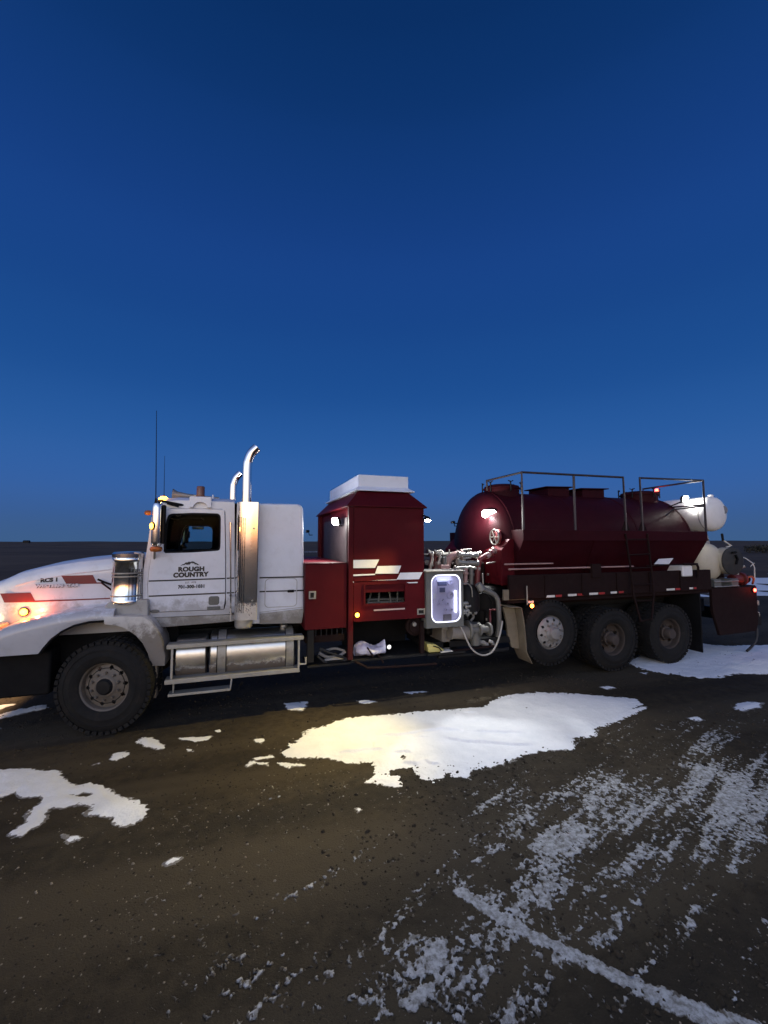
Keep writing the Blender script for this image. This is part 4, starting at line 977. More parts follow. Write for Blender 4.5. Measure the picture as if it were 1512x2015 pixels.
def latch(px0, py0, px1, py1, y, host):
    a_, b_ = at(px0,py0,y), at(px1,py1,y)
    l = part('latch', B(a_.x,b_.x,y-.010,y-.0005,b_.z,a_.z), STEEL, host, bevel=.003)
    part('latch_paddle', B(a_.x+.02,b_.x-.03,y-.016,y-.0105,b_.z+.02,a_.z-.02), BLACK, l, bevel=.002)
latch(821,1198,837,1209,EY0-.002,skp)
# step box ahead of the house
fb = part('front_locker', B(2.315,2.90,-.012,2.6,1.045,1.955), RED, truck, bevel=.012)
stripe('locker_edge', (601,1110.5),(684,1108.5), .010, -.012, fb, REDT)
latch(608,1163.5,622,1178.5,-.012,fb)
part('locker_bracket', B(2.36,2.45,.02,.10,.60,1.04), BLACK, truck, bevel=.006)
bm = new_bm()
for i in range(6): part('bracket_tooth', B(2.47+i*.075, 2.485+i*.075, .05, .06, .943, 1.04), BLACK, truck)
bm.free()
part('locker_frame', B(2.34,2.9,.12,2.4,.84,.94), REDD, truck, bevel=.01)
# deck lip of the pump bay
lip = [at(699,1302,-.03), at(712,1308,-.04), at(724,1314.5,-.05), at(760,1313,-.05), at(800,1310.5,-.05), at(860,1306.5,-.05)]
dl = part('deck_lip', tube(new_bm(), lip, .016, 8), REDD, truck)
part('bay_floor', B(a+.05,b+.35,-.0,.9,.555,.585), BLACK, truck, bevel=.004)
for px, py in ((755,1304),(735,1292)): part('lip_stay', T([tuple(at(px,py,-.02)), tuple(at(px-12,py-18,.05)) ], .012), REDD, dl)
part('bay_post', B(b-.06,b+.0,.02,.09,.58,1.06), REDD, truck)
# hub and pulley shapes under the skirt
bm = new_bm()
lathe(bm, [(.15,0),(.15,-.05),(.11,-.06),(.11,-.10),(.04,-.11),(0,-.11)], at(815,1230,.18), (0,1,0), 24)
part('pump_pulley', bm, REDD, truck)
part('pulley_hub', Lt([(.035,0),(.03,-.03),(0,-.032)], at(815,1228,.06), (0,1,0), 12), STEEL, truck)
# small work light in the bay
p = at(766,1273,.16)
bl = part('bay_lamp', Lt([(.025,.05),(.036,.02),(.038,.0),(.03,-.002)], p, (0,1,0), 20), BLACKM, truck)
part('lens', Lt([(.03,-.003),(.026,-.008),(0,-.010)], p, (0,1,0), 20), emit('bay_lamp_lens', (1,.97,.92), 2.0), bl)
lamp_at('POINT', 'bay_light', p+Vector((-.05,-.12,.03)), truck, .12, (1,.96,.9), .03)

# ---- LED work lights
def work_light(p, aim, host, watts, angle=130, lit=True, w=.15, h=.085, blend=.5, col=(1,.965,.90)):
    p = Vector(p); d = Vector(aim).normalized(); s = d.cross(Vector((0,0,1))).normalized(); u = s.cross(d)
    def rect(k, off): return [p+d*off+s*(x*k)+u*(z*k) for x, z in roundrect(-w/2, w/2, -h/2, h/2, h*.35, 4)]
    hsg = part('work_light', loft(new_bm(), [rect(.55,-.07), rect(.95,-.04), rect(1,-.005), rect(1,.0)]), BLACKM, host)
    part('lens', loft(new_bm(), [rect(.90,.0015), rect(.90,.006)]), LEDW if lit else STEEL, hsg)
    part('light_bracket', tube(new_bm(), [p-d*.05-u*.02, p-d*.05-u*.09, p-d*.12-u*.10], .010, 6), BLACKM, hsg)
    if lit: lamp_at('SPOT', 'work_beam', p+d*.02, truck, watts, col, .035, d, angle, blend)
    return hsg
pf = atx(660,1026,EX0-.06); work_light(pf, (-1,-.25,-.30), hs, 110, 150, w=.23, h=.125)
lamp_at('POINT', 'lamp_spill', pf+Vector((-.13,-.03,-.02)), truck, 14.0, (1,.96,.92), .05)
work_light(atx(603,1046,EX0-.12), (-1,.1,-.2), hs, 0, lit=False, w=.18, h=.06)
ql = at(842,1024,-.24)
work_light(ql, (.10,-1.6,-2.2), hs, 145, 122, w=.10, h=.05, blend=.7, col=(1,.93,.74))
lamp_at('SPOT', 'warm_pool_fill', ql+Vector((-.02,-.01,-.03)), truck, 520, (1,.76,.24), .035, (-2.45,-.95,-2.5), 76, 1.0)  # extra bodiless spot added to lay a yellow pool of light
part('lamp_arm', tube(new_bm(), [ql+Vector((0,.06,.06)), (EX1-.02,.03,ql.z+.10)], .012, 6), BLACKM, hs)
# ================================================================== CONTROL CABINET
CYc = -.08
a, b = at(839,1126,CYc), at(913,1232,CYc)
cx0, cx1, cz0, cz1 = a.x, b.x, b.z, a.z
wa, wb = at(849,1131.5,CYc), at(908.5,1223,CYc)
rr1 = roundrect(wa.x, wb.x, wb.z, wa.z, .115, 8)
cb = part('control_cabinet', ring_panel(new_bm(), [(cx0,cz0),(cx0,cz1),(cx1,cz1),(cx1,cz0)], rr1, CYc, CYc+.012), GREYB, truck, bevel=.002)
for nm, bxx in (('cabinet_side', (cx0,cx0+.012,CYc+.0135,.30,cz0,cz1)), ('cabinet_side', (cx1-.012,cx1,CYc+.0135,.30,cz0,cz1)), ('cabinet_top', (cx0+.0125,cx1-.0125,CYc+.0135,.30,cz1-.012,cz1)), ('cabinet_bottom', (cx0+.0125,cx1-.0125,CYc+.0135,.30,cz0,cz0+.012)), ('cabinet_back', (cx0+.0125,cx1-.0125,.288,.30,cz0+.0125,cz1-.0125))):
    part(nm, B(*bxx), GREYB, cb)
part('cabinet_hood', B(cx0-.02,cx1+.02,CYc-.05,.3,cz1+.003,cz1+.02), STEEL, cb, bevel=.003)
PY = CYc+.085
gp = part('gauge_panel', B(wa.x-.02,wb.x+.02,PY,PY+.01,wb.z-.02,wa.z+.02), PANELW, cb)
inr = roundrect(wa.x+.016, wb.x-.016, wb.z+.016, wa.z-.016, .10, 8)
part('light_strip', ring_panel(new_bm(), rr1, inr, CYc+.014, CYc+.022), LEDB, cb)
part('light_tube', B(wb.x-.075, wb.x-.045, PY-.03, PY-.004, wb.z+.13, wb.z+.46), emit('tube_white', (.95,.97,1), 3.5), cb, bevel=.008)
lamp_at('AREA', 'cabinet_glow', ((wa.x+wb.x)/2, CYc+.03, wa.z-.06), truck, .55, (.72,.76,1), .3).rotation_euler = (R(25),0,0)
def gauge(px, py, r, mat=GAUGE):
    p = at(px, py, PY-.001)
    g = part('gauge', Lt([(r,.0),(r,-.02),(r*.86,-.021),(r*.84,-.012)], p, (0,1,0), 24), PANELW, gp)
    part('gauge_face', Lt([(r*.84,-.010),(0,-.0105)], p, (0,1,0), 24), mat, g)
    part('needle', tube(new_bm(), [p+Vector((0,-.014,0)), p+Vector((r*.45,-.014,r*.45))], .004, 5), BLACKM, g)
gauge(885,1145.5,.042,GAUGEP); gauge(886,1171,.058); gauge(869.5,1182,.055); gauge(863,1189,.026); gauge(880,1188,.026); gauge(888,1200,.026); gauge(877,1201,.035,PANELW)
for q in (((861,1145),(878,1152),GAUGE), ((861,1154),(877,1167.5),PANELW), ((864,1156),(875,1165),GAUGE), ((872,1209),(888,1221),surf('grey_plate',(.16,.15,.17),.5)), ((859,1141),(879,1144),WHITE2), ((852,1168),(857,1178),WHITE2)):
    p0, p1 = at(*q[0],PY), at(*q[1],PY); d = .02 if q[2] is not GAUGE else .026
    part('panel_plate', B(p0.x,p1.x,PY-d,PY-.002,p1.z,p0.z), q[2], gp, bevel=.002)
part('cabinet_window', Pr(inr, CYc+.002, CYc+.006), GLASSC, cb)

# ================================================================== PUMP PLUMBING
def pipe(name, pts, r, mat, y=None, smooth=False, fl=None, n=12):
    P = [at(p[0], p[1], p[2] if len(p) > 2 else y) for p in pts]
    o = part(name, tube(new_bm(), P, r, n=n, smooth=smooth), mat, truck, angle=50)
    if fl:
        for i, rf in fl:
            d = (P[min(i+1, len(P)-1)]-P[max(i-1, 0)]).normalized()
            part('flange', Lt([(rf,-.018),(rf,.018)], P[i], d, 20), mat, o, bevel=.004)
    return o
PIPER = surf('red_pipe_paint', (.14,.022,.024), .4, var=.15, dirt=.3, dirtcol=(.2,.12,.1))
PIPEP = surf('dusty_pink_pipe', (.36,.22,.20), .5, var=.15, dirt=.4)
pipe('manifold_pipe', [(842,1088,.9),(872,1092,.9),(900,1090,.9)], .045, PIPEG, fl=[(0,.07),(2,.07)])
pipe('pump_elbow', [(880,1126,.5),(881,1110,.5),(886,1098,.5),(897,1092,.5),(908,1091,.5)], .062, PIPEP, smooth=True, fl=[(0,.085),(4,.085)])
pipe('discharge_pipe', [(903,1091,.25),(924,1092.5,.25),(938,1093,.25)], .036, STEEL, fl=[(0,.055),(1,.046),(2,.05)])
pipe('discharge_pipe', [(902,1106,.25),(924,1107.5,.25),(939,1108,.25)], .036, STEEL, fl=[(0,.055),(1,.046),(2,.05)])
for py in (1082,1098.5):
    v = part('valve_handle', tube(new_bm(), [at(911,py+.8,.22), at(927,py-1,.22)], .016, 8), STEEL, truck)
    part('valve_stem', tube(new_bm(), [at(918,py,.22), at(918,py+9,.25)], .012, 8), BLACK, v)
pipe('header_pipe', [(896,1118,.3),(925,1117,.3),(941,1119,.3)], .028, STEEL, fl=[(0,.04),(2,.05)])
pipe('relief_pipe', [(846,1125,.45),(848,1112,.45),(851,1096,.45),(849,1089,.45)], .030, STEEL, fl=[(1,.05),(3,.045)])
pipe('relief_pipe', [(861,1124,.4),(863,1108,.4),(866,1098,.4),(864,1090,.4)], .026, STEEL, fl=[(1,.045),(3,.05)])
pipe('relief_pipe', [(853,1125,.6),(857,1104,.6),(858,1090,.6)], .036, PIPER, fl=[(2,.06)])
pipe('needle_valve', [(857,1086,.5),(868,1084,.5),(872,1088,.5)], .022, STEEL, fl=[(0,.035)])
part('valve_block', B(*(lambda p,q: (p.x,q.x,.25,.5,q.z,p.z))(at(868,1112,.25),at(886,1121,.25))), PIPEP, truck, bevel=.012)
part('valve_block', B(*(lambda p,q: (p.x,q.x,.35,.6,q.z,p.z))(at(873,1096,.35),at(880,1112,.35))), GREYB, truck, bevel=.012)
pipe('riser_pipe', [(916,1151,.2),(917,1128,.2),(917,1118,.2)], .030, PIPEP, fl=[(1,.045)])
pipe('riser_pipe', [(927,1155,.2),(928,1130,.2),(928,1116,.2)], .034, PIPEG, fl=[(1,.05)])
pipe('red_riser', [(939,1160,.3),(940,1130,.3),(943,1105,.3),(952,1096,.3),(966,1089,.3)], .045, PIPER, smooth=True, fl=[(4,.07)])
pipe('suction_pipe', [(958,1096,.28),(972,1083,.3)], .04, PIPEP, fl=[(1,.06)])
part('air_dome', Lt([(.0,.24),(.12,.20),(.19,.10),(.20,0),(.20,-.20),(.17,-.24)], at(919,1175,.25), (0,0,1), 28), BLACK, truck)
pipe('dome_rim', [(912,1148.5,.04),(920,1148.5,.04),(926,1153,.04),(929,1162,.04),(929.5,1175,.04)], .010, STEEL, smooth=True)
pipe('grey_hose', [(945,1151,.1),(951,1158,.1),(962,1164,.1),(973,1170,.1),(980,1182,.1),(982,1205,.1),(982,1232,.12),(979,1252,.15)], .040, PIPEG, smooth=True)
pipe('hose_coupling', [(941,1149,.08),(947,1159,.08)], .055, STEEL, fl=[(1,.062)])
pipe('vent_line', [(951,1150,.1),(950,1128,.1)], .012, STEEL)
for px, py, r in ((916,1187,.045),(922,1193,.05),(927,1186,.04),(918,1202,.05),(928,1203,.045),(913,1207,.04)):
    pipe('fitting', [(px-5,py+1,.1),(px+3,py-1,.08),(px+7,py+2,.1)], r*.6, STEEL, fl=[(0,r*.85),(2,r*.8)])
pipe('drain_pipe', [(921,1200,.15),(932,1212,.15),(926,1222,.15)], .022, PIPEG, smooth=True)
part('gear_case', B(*(lambda p,q: (p.x,q.x,.15,.8,q.z,p.z))(at(870,1236,.15),at(887,1282,.15))), DIRTYW, truck, bevel=.02)
part('case_lid', Pr(pix([(869,1231),(880,1229),(888,1240),(872,1238)], .12), .12, .5), STEEL, truck, bevel=.004)
pipe('pump_barrel', [(887,1243,.05),(905,1244,.05),(921,1245,.05)], .105, DIRTYW, n=24, fl=[(0,.12)])
pipe('pump_neck', [(921,1240,.05),(943,1239,.05),(962,1238,.05)], .055, PIPEG, n=20, fl=[(0,.15),(1,.10),(2,.105)])
pipe('volute', [(933,1228,.1),(934,1250,.1),(936,1268,.1)], .085, PIPEG, n=20, fl=[(0,.10)])
pipe('drain_nozzle', [(941,1262,.08),(952,1266,.08),(959,1269,.08)], .038, STEEL, fl=[(1,.045)])
pipe('drain_nozzle', [(962,1262,.1),(968,1264,.08),(971,1270,.08)], .030, STEEL, smooth=True)
pipe('hose_loop', [(906,1232,.0),(912,1243,-.05),(918,1257,-.08),(928,1276,-.09),(942,1287,-.09),(955,1289,-.09),(968,1283,-.09),(978,1267,-.08),(985,1245,-.06),(989,1222,-.02)], .013, HOSE, smooth=True)
pipe('deck_bar', [(884,1282,.0),(925,1277,.0),(972,1271,.0)], .018, REDD)
pipe('deck_bar', [(862,1292,.02),(930,1287,.02),(1000,1277,.02)], .03, BLACK)
part('pump_base', B(4.2,5.7,.15,1.0,.60,.70), BLACK, truck, bevel=.006)
part('pump_body', B(4.35,5.15,.5,1.6,.72,1.5), BLACK, truck, bevel=.05)
part('pump_body', B(4.9,5.6,.7,1.9,1.1,1.9), REDD, truck, bevel=.05)
pipe('suction_manifold', [(960,1200,.5),(961,1230,.5),(964,1262,.5)], .09, BLACK, n=18, fl=[(0,.12),(2,.12)])
part('mixing_tub', Lt([(.30,-.35),(.34,.0),(.34,.35),(.28,.4)], at(955,1195,.75), (0,0,1), 28), BLACK, truck)
pipe('tub_rim', [(940,1172,.3),(950,1167,.3),(960,1171,.3),(967,1182,.3),(970,1196,.3)], .012, BLACK, smooth=True)
pipe('cross_bar', [(957,1109,.4),(974,1106,.4)], .014, STEEL)

rg = random.Random(4)
for k in range(34):                                     # the tangle of small bore lines between the pumps
    x, y, z = rg.uniform(4.2,5.6), rg.uniform(.28,1.1), rg.uniform(.75,2.05)
    P = [Vector((x,y,z))]
    for q in range(rg.randint(2,4)):
        d = rg.choice(((1,0,0),(-1,0,0),(0,0,1),(0,0,-1),(0,1,0))); l = rg.uniform(.08,.3)
        P.append(P[-1]+Vector(d)*l)
    P = [p for i, p in enumerate(P) if i == 0 or (p-P[i-1]).length > .01 and (i < 2 or (p-P[i-2]).length > .02)]
    r = rg.choice((.010,.014,.02,.03))
    o = part('small_line', tube(new_bm(), P, r, 8), rg.choice((STEEL,PIPEG,BLACK,PIPER,BLACK)), truck, angle=50)
    part('union_nut', Lt([(r*1.6,-.02),(r*1.6,.02)], P[0], P[1]-P[0], 6), STEEL, o)
# ================================================================== TANK
TX0, TX1, TR, TZC, TY = 5.85, 10.15, 1.02, 2.185, 1.25
bm = new_bm()
lathe(bm, [(.02,-.30),(.30,-.285),(.55,-.24),(.78,-.165),(.93,-.075),(1.0,-.01),(TR,.05),(TR,TX1-TX0-.05),(1.0,TX1-TX0+.01),(.86,TX1-TX0+.11),(.5,TX1-TX0+.22),(.02,TX1-TX0+.26)], (TX0,TY,TZC), (1,0,0), 72)
tank = part('tank', bm, REDT, truck, angle=50)
for dx in (.06, 1.45, 2.85, TX1-TX0-.06): part('weld_band', Lt([(TR-.002,-.03),(TR+.010,-.02),(TR+.010,.02),(TR-.002,.03)], (TX0+dx,TY,TZC), (1,0,0), 72), REDT, tank)
def manhole(x, y, r, name='manhole'):
    zt = TZC+math.sqrt(TR**2-(y-TY)**2)
    m = part(name, Lt([(r,-.12),(r,.06),(r*1.07,.062),(r*1.07,.085),(r*1.02,.088),(r*.98,.12),(r*.7,.15),(0,.165)], (x,y,zt), (0,0,1), 32), REDT, tank, angle=40)
    for k in range(6):
        a = 2*math.pi*k/6+.4; c = Vector((x+r*1.1*math.cos(a), y+r*1.1*math.sin(a), zt+.06))
        part('clamp', tube(new_bm(), [c-Vector((0,0,.06)), c+Vector((0,0,.10)), c+Vector((-.03*math.cos(a),-.03*math.sin(a),.13))], .013, 6), BLACK, m)
        part('wing_nut', tube(new_bm(), [c+Vector((-.05*math.sin(a),.05*math.cos(a),.135)), c+Vector((0,0,.11)), c+Vector((.05*math.sin(a),-.05*math.cos(a),.135))], .010, 6), BLACK, m)
    return m
manhole(6.23,1.1,.33); manhole(9.75,1.1,.36)
def hatch_box(x0, x1):
    zt = TZC+TR
    h = part('roof_hatch', loft(new_bm(), [[(x0,.95,zt-.12),(x1,.95,zt-.12),(x1,1.55,zt-.12),(x0,1.55,zt-.12)], [(x0,.95,zt+.11),(x1,.95,zt+.13),(x1,1.55,zt+.13),(x0,1.55,zt+.11)]]), REDT, tank, bevel=.006)
    part('hatch_lid', loft(new_bm(), [[(x0-.08,.9,zt+.115),(x1+.08,.9,zt+.135),(x1+.08,1.6,zt+.135),(x0-.08,1.6,zt+.115)], [(x0-.08,.9,zt+.135),(x1+.08,.9,zt+.155),(x1+.08,1.6,zt+.155),(x0-.08,1.6,zt+.135)]]), REDT, h, bevel=.004)
hatch_box(7.2,7.72); hatch_box(8.05,8.62)
# fittings on the front head
hp = lambda px, py, off=.0: (lambda p: p)(atx(px, py, TX0-.25+off))
c = atx(982,1057,5.72)
hw = part('head_valve', Lt([(.13,.0),(.135,-.03),(.11,-.05),(.06,-.06),(0,-.065)], c, (1,-.25,0), 28), PIPER, tank)
bm = new_bm(); tube(bm, [c+Vector((-.09,.0,0))+Vector((-.02,.13*math.cos(a),.13*math.sin(a)))+Vector((0,-.03,0)) for a in (2*math.pi*k/20 for k in range(21))], .014, 6)
part('hand_wheel', bm, STEEL, hw)
for k in range(3):
    a = math.pi*k/3; part('wheel_spoke', tube(new_bm(), [c+Vector((-.11,-.03+.12*math.cos(a),.12*math.sin(a))), c+Vector((-.11,-.03-.12*math.cos(a),-.12*math.sin(a)))], .009, 6), STEEL, hw)
part('sight_pipe', tube(new_bm(), [atx(998,1050,5.9), atx(999,1090,5.9), atx(1000,1128,5.88)], .03, 10), RED, tank)
# front bulkhead under the head
part('bulkhead', Pr([(5.60,1.52),(5.60,2.10),(5.78,2.30),(5.86,2.30),(5.86,1.52)], .22, 2.28), RED, truck, bevel=.01)
# side trough / walkway with sloping belly
def trough_ring(x, dx=0): return [(x,-.05,2.45),(x,-.05,2.285),(x+dx,.33,1.64),(x+dx,.50,1.64),(x,.50,2.45)]
tr = part('side_trough', loft(new_bm(), [trough_ring(5.85,.0), trough_ring(10.13,-.04)]), REDT, truck, bevel=.006)
copy_part(tr, truck, (0,0,0), mirror=True)
part('trough_lip', B(5.84,10.14,-.062,-.052,2.27,2.30), REDT, tr)
part('trough_gusset', loft(new_bm(), [[(7.32,-.055,2.28),(7.55,-.055,2.28),(7.47,.30,1.66),(7.40,.30,1.66)], [(7.32,-.04,2.28),(7.55,-.04,2.28),(7.47,.315,1.66),(7.40,.315,1.66)]]), REDT, tr)
for z, y in ((1.875,.16),(1.80,.05)):
    part('edge_rail', tube(new_bm(), [(5.62,y,z), (8.3 if z < 1.85 else 6.6,y,z)], .013, 8), PIPEP, truck)
part('edge_rail', tube(new_bm(), [(8.62,.05,1.80),(9.95,.05,1.82)], .012, 8), REDD, truck)
part('rail_bracket', B(7.3,7.5,.0,.06,1.62,1.86), REDD, truck, bevel=.006)
part('hopper', loft(new_bm(), [[(5.95,.50,2.2),(10.05,.50,2.2),(10.05,2.0,2.2),(5.95,2.0,2.2)], [(6.1,.60,1.12),(9.9,.60,1.12),(9.9,1.9,1.12),(6.1,1.9,1.12)]]), REDD, truck)
# railings
RAILM = surf('rail_paint', (.035,.026,.028), .5, var=.2, dirt=.3)
def rail(pts, r=.021): return part('guard_rail', tube(new_bm(), pts, r, 8), RAILM, truck)
ZR = 3.40
r1 = rail([(5.86,-.04,2.45),(5.85,-.04,ZR),(8.04,-.04,ZR+.02),(8.06,-.04,2.45)])
part('rail_post', tube(new_bm(), [(6.92,-.04,2.45),(6.92,-.04,ZR+.008)], .021, 8), RAILM, r1)
part('cross_rail', tube(new_bm(), [(5.86,-.03,ZR),(5.87,1.05,ZR+.01),(5.88,1.05,3.22)], .019, 8), RAILM, r1)
r2 = rail([(8.46,-.04,2.45),(8.44,-.04,ZR+.03),(10.10,-.04,ZR+.06),(10.11,-.04,2.45)])
part('cross_rail', tube(new_bm(), [(10.10,-.03,ZR+.06),(10.12,1.30,ZR+.05),(10.12,1.30,3.2)], .019, 8), RAILM, r2)
part('cross_rail', tube(new_bm(), [(10.105,-.03,2.98),(10.12,1.30,2.98)], .017, 8), RAILM, r2)
part('cross_rail', tube(new_bm(), [(10.10,-.03,2.95),(9.75,.35,2.90),(9.65,.42,2.78)], .017, 8), RAILM, r2)
for x in (8.06,8.46):
    part('post_gusset', Pr([(x-.10,2.452),(x+.10,2.452),(x+.02,2.62),(x-.02,2.62)], -.045, -.03), REDD, truck)
# ladder between the rails
for (p, q, u, v) in (((1231,1050),(1241,1118),(1247,1169),(1261,1223)), ((1274,1050),(1282,1118),(1287,1169),(1283,1219))):
    ld = part('ladder_rail', tube(new_bm(), [at(*p,-.07), at(*q,-.02), at(*u,-.06), at(*v,-.12)], .017, 8), REDD, truck)
for i, (p, q) in enumerate((((1233,1062),(1275,1061)),((1237,1092),(1278,1090)),((1241,1118),(1282,1117)),((1245,1150),(1285,1149)),((1250,1183),(1286,1181)),((1261,1222),(1283,1218)))):
    part('ladder_rung', tube(new_bm(), [at(*p,-.06), at(*q,-.06)], .012, 8), REDD, truck)

# ================================================================== BED
bed = part('bed_skirt', B(5.62,10.28,.03,.09,1.31,1.70), REDD, truck, bevel=.008)
part('bed_floor', B(5.62,10.28,.095,2.41,1.24,1.30), REDD, truck)
copy_part(bed, truck, (0,0,0), mirror=True)
for x in np.arange(6.3,10.2,.78): part('bed_rib', B(x,x+.03,.012,.028,1.33,1.69), REDD, bed)
for i, (px0, px1, py) in enumerate(((1075,1092,1180),(1118,1135,1177),(1160,1177,1173.5),(1202,1216,1170.5),(1312,1328,1161.5),(1357,1364,1159.5))):
    p, q = at(px0,py,.028), at(px1,py,.028); z = 1.335+.004*i
    part('reflector_strip', B(p.x,q.x,.022 if True else 0,.0285,z-.018,z+.018), REFW, bed)
    part('reflector_strip', B(q.x+.02,q.x+.02+(q.x-p.x)*.7,.022,.0285,z-.018,z+.018), REFR, bed)
# decal plates
part('white_flash', Pr(pix([(1287,1110),(1296,1100),(1325,1098),(1316,1110)], .12), .112, .118), WHITE2, tr)
# mudguard ahead of the lift axle
mg0 = [at(1003,1196,.0), at(1012,1195.5,0), at(1026,1196,0), at(1031,1225,0), at(1034,1255,0), at(1036,1282,0), at(1047,1306,0)]
bm = new_bm(); rings = []
for p in mg0:
    rings.append([(p.x,-.02,p.z),(p.x,.34,p.z),(p.x-.014,.34,p.z+.012),(p.x-.014,-.02,p.z+.012)])
loft(bm, rings)
part('mudguard', bm, MUDF, truck, angle=50)
pl = [at(1001,1198,.30), at(1006,1212,.3), at(1012,1245,.3), at(1019,1281,.3)]
part('mudguard_edge', Pr([(mg0[2].x-.018,mg0[2].z-.0),(mg0[3].x-.018,mg0[3].z),(mg0[4].x-.018,mg0[4].z),(mg0[5].x-.018,mg0[5].z),(mg0[5].x-.16,mg0[5].z+.04),(mg0[4].x-.22,mg0[4].z),(mg0[3].x-.22,mg0[3].z),(mg0[2].x-.24,mg0[2].z)], .15, .20), MUDF, truck, bevel=.01)
part('mudguard_bracket', B(5.52,5.95,.05,.09,1.30,1.47), MUDF, truck, bevel=.005)
part('marker_post', tube(new_bm(), [at(1037,1153,.0), at(1038,1190,.0)], .012, 6), STEEL, truck)
p = at(1045,1184,-.01); part('reflector', B(p.x-.05,p.x+.05,-.015,-.005,p.z-.025,p.z+.015), REFW, truck)
# rear mudflap
part('rear_mudflap', B(9.92,9.95,.02,.66,.12,1.24), BLACKM, truck, bevel=.005)
part('flap_backing', B(9.98,10.2,.2,2.3,.30,1.24), BLACKM, truck)
# tail cabinet
tl = part('tail_box', Pr([(10.30,1.33),(11.62,1.33),(11.62,.62),(11.54,.42),(10.47,.40),(10.30,.90)], .04, .10), REDD, truck, bevel=.008)
part('tail_deck', B(10.30,11.70,.105,2.4,1.25,1.34), REDD, truck, bevel=.006)
part('tail_bumper', B(11.60,11.75,.06,2.44,.52,.78), BLACK, truck, bevel=.015)
for z in (.98,.74): part('tail_hinge', Lt([(.03,-.05),(.035,0),(.03,.05)], (11.70,.09,z), (0,0,1), 10), STEEL, tl)
part('tail_hose', tube(new_bm(), spline([at(1489,1236,.12), at(1490,1248,.10), at(1487,1262,.08), at(1478,1274,.08), at(1470,1281,.08)], 5), .024, 10), HOSEB, truck)
for z in (1.36,1.46): part('deck_edge', tube(new_bm(), [(10.35,.02,z),(11.05,.02,z)], .012, 8), STEEL, truck)
part('deck_block', B(10.4,10.6,.05,.3,1.345,1.50), GREYB, truck, bevel=.01); part('deck_block', B(10.9,11.1,.05,.3,1.345,1.50), GREYB, truck, bevel=.01)
# red pump on the tail, lit by the tail lamp
tp = part('tail_pump', Lt([(.06,-.2),(.10,-.18),(.10,.05),(.14,.06),(.14,.12),(.05,.14)], (11.35,.22,1.47), (1,0,0), 20), surf('red_pump_paint', (.10,.012,.009), .5, var=.15, dirt=.2), truck)
part('pump_flange', Lt([(.05,-.02),(.09,-.015),(.09,.015),(.05,.02)], (11.60,.22,1.47), (1,0,0), 16), REDD, tp)
part('pump_outlet', tube(new_bm(), [(11.35,.22,1.56),(11.35,.22,1.68),(11.48,.16,1.74)], .035, 10), STEEL, tp)
part('tail_clutter', tube(new_bm(), spline([(11.45,.2,1.38),(11.55,.12,1.52),(11.68,.12,1.48),(11.74,.18,1.36)], 5), .02, 8), surf('orange_hose', (.36,.09,.03), .5), truck)
hrp = [at(1463,1097,.35), at(1468,1099,.35), at(1482,1109,.35), at(1485,1117,.35), at(1485.5,1141,.35)]
part('tail_handrail', tube(new_bm(), hrp, .012, 8), REFW, truck)
part('tail_handrail', tube(new_bm(), [at(1477,1115,.35), at(1484,1108,.35)], .008, 6), REFW, truck)

# white plastic tanks carried crosswise on the tail
def cross_tank(name, c, r, y0, y1, mat, dome, host=truck):
    L_ = y1-y0
    return part(name, Lt([(.02,0),(r*.45,.02*dome),(r*.75,.07*dome),(r*.93,.16*dome),(r,.28*dome),(r,L_-.28*dome),(r*.93,L_-.16*dome),(r*.7,L_-.06*dome),(.02,L_)], (c[0],y0,c[1]), (0,1,0), 48), mat, host, angle=50)
ut = cross_tank('white_tank', (10.74,2.83), .36, .10, 2.4, WTANK, .55)
part('tank_band', Lt([(.361,-.012),(.366,-.01),(.366,.01),(.361,.012)], (10.74,.285,2.83), (0,1,0), 48), SILL, ut)
part('filler_cap', Lt([(.05,0),(.05,.04),(.03,.06),(0,.062)], (10.80,.30,3.18), (.1,0,1), 14), WTANK, ut)
p = (10.91,.13,2.91); part('tank_label', Lt([(.09,0),(.085,-.012),(.0,-.014)], p, (.15,1,-.1), 14), surf('grey_label', (.16,.16,.17), .5), ut)
lt = cross_tank('cream_tank', (10.62,1.83), .40, .12, 2.38, CREAM, .9)
cp = part('tank_end_ring', Lt([(.272,.10),(.272,-.085)], (10.93,.12,1.86), (.10,1,0), 36), CREAM, lt)
part('dark_end_plate', Lt([(.274,-.084),(.276,-.105),(.25,-.112),(0,-.118)], (10.93,.12,1.86), (.10,1,0), 32), surf('dark_end_grey', (.016,.016,.016), .6, var=.2, dirt=.3), lt)
part('end_fitting', tube(new_bm(), [(10.95,-.02,1.98),(11.0,-.02,1.9),(10.95,-.02,1.8)], .022, 8), BLACKM, lt)
part('end_fitting', tube(new_bm(), [(10.86,-.02,2.03),(10.96,-.02,2.04)], .022, 8), BLACKM, lt)
part('tank_cradle', Pr([(10.45,1.345),(11.15,1.345),(11.05,1.60),(10.55,1.60)], .3, .36), REDD, truck)
part('tank_mount', Pr([(10.50,2.06),(11.05,2.06),(10.92,2.5),(10.64,2.5)], .5, .56), SILL, truck)
part('mount_strut', tube(new_bm(), [at(1421,1050,.12), at(1423,1064,.12)], .022, 8), BLACK, truck)
part('mount_strut', tube(new_bm(), [at(1425,1064,.15), at(1439,1074,.15), at(1430,1076,.15)], .016, 8), REFW, truck)
p, q = at(1344.5,1113,-.02), at(1365.5,1134.5,-.02)
wb_ = part('white_locker', B(p.x,q.x,-.015,.35,q.z,p.z), WTANK, truck, bevel=.03)
part('locker_strap', tube(new_bm(), [at(1345,1110,-.03), at(1371,1110,-.03), at(1374,1116,-.03), at(1374,1136,-.03)], .022, 8), REDD, truck)
part('rear_locker', B(9.45,10.2,.06,.5,1.36,1.56), REDD, truck, bevel=.01)

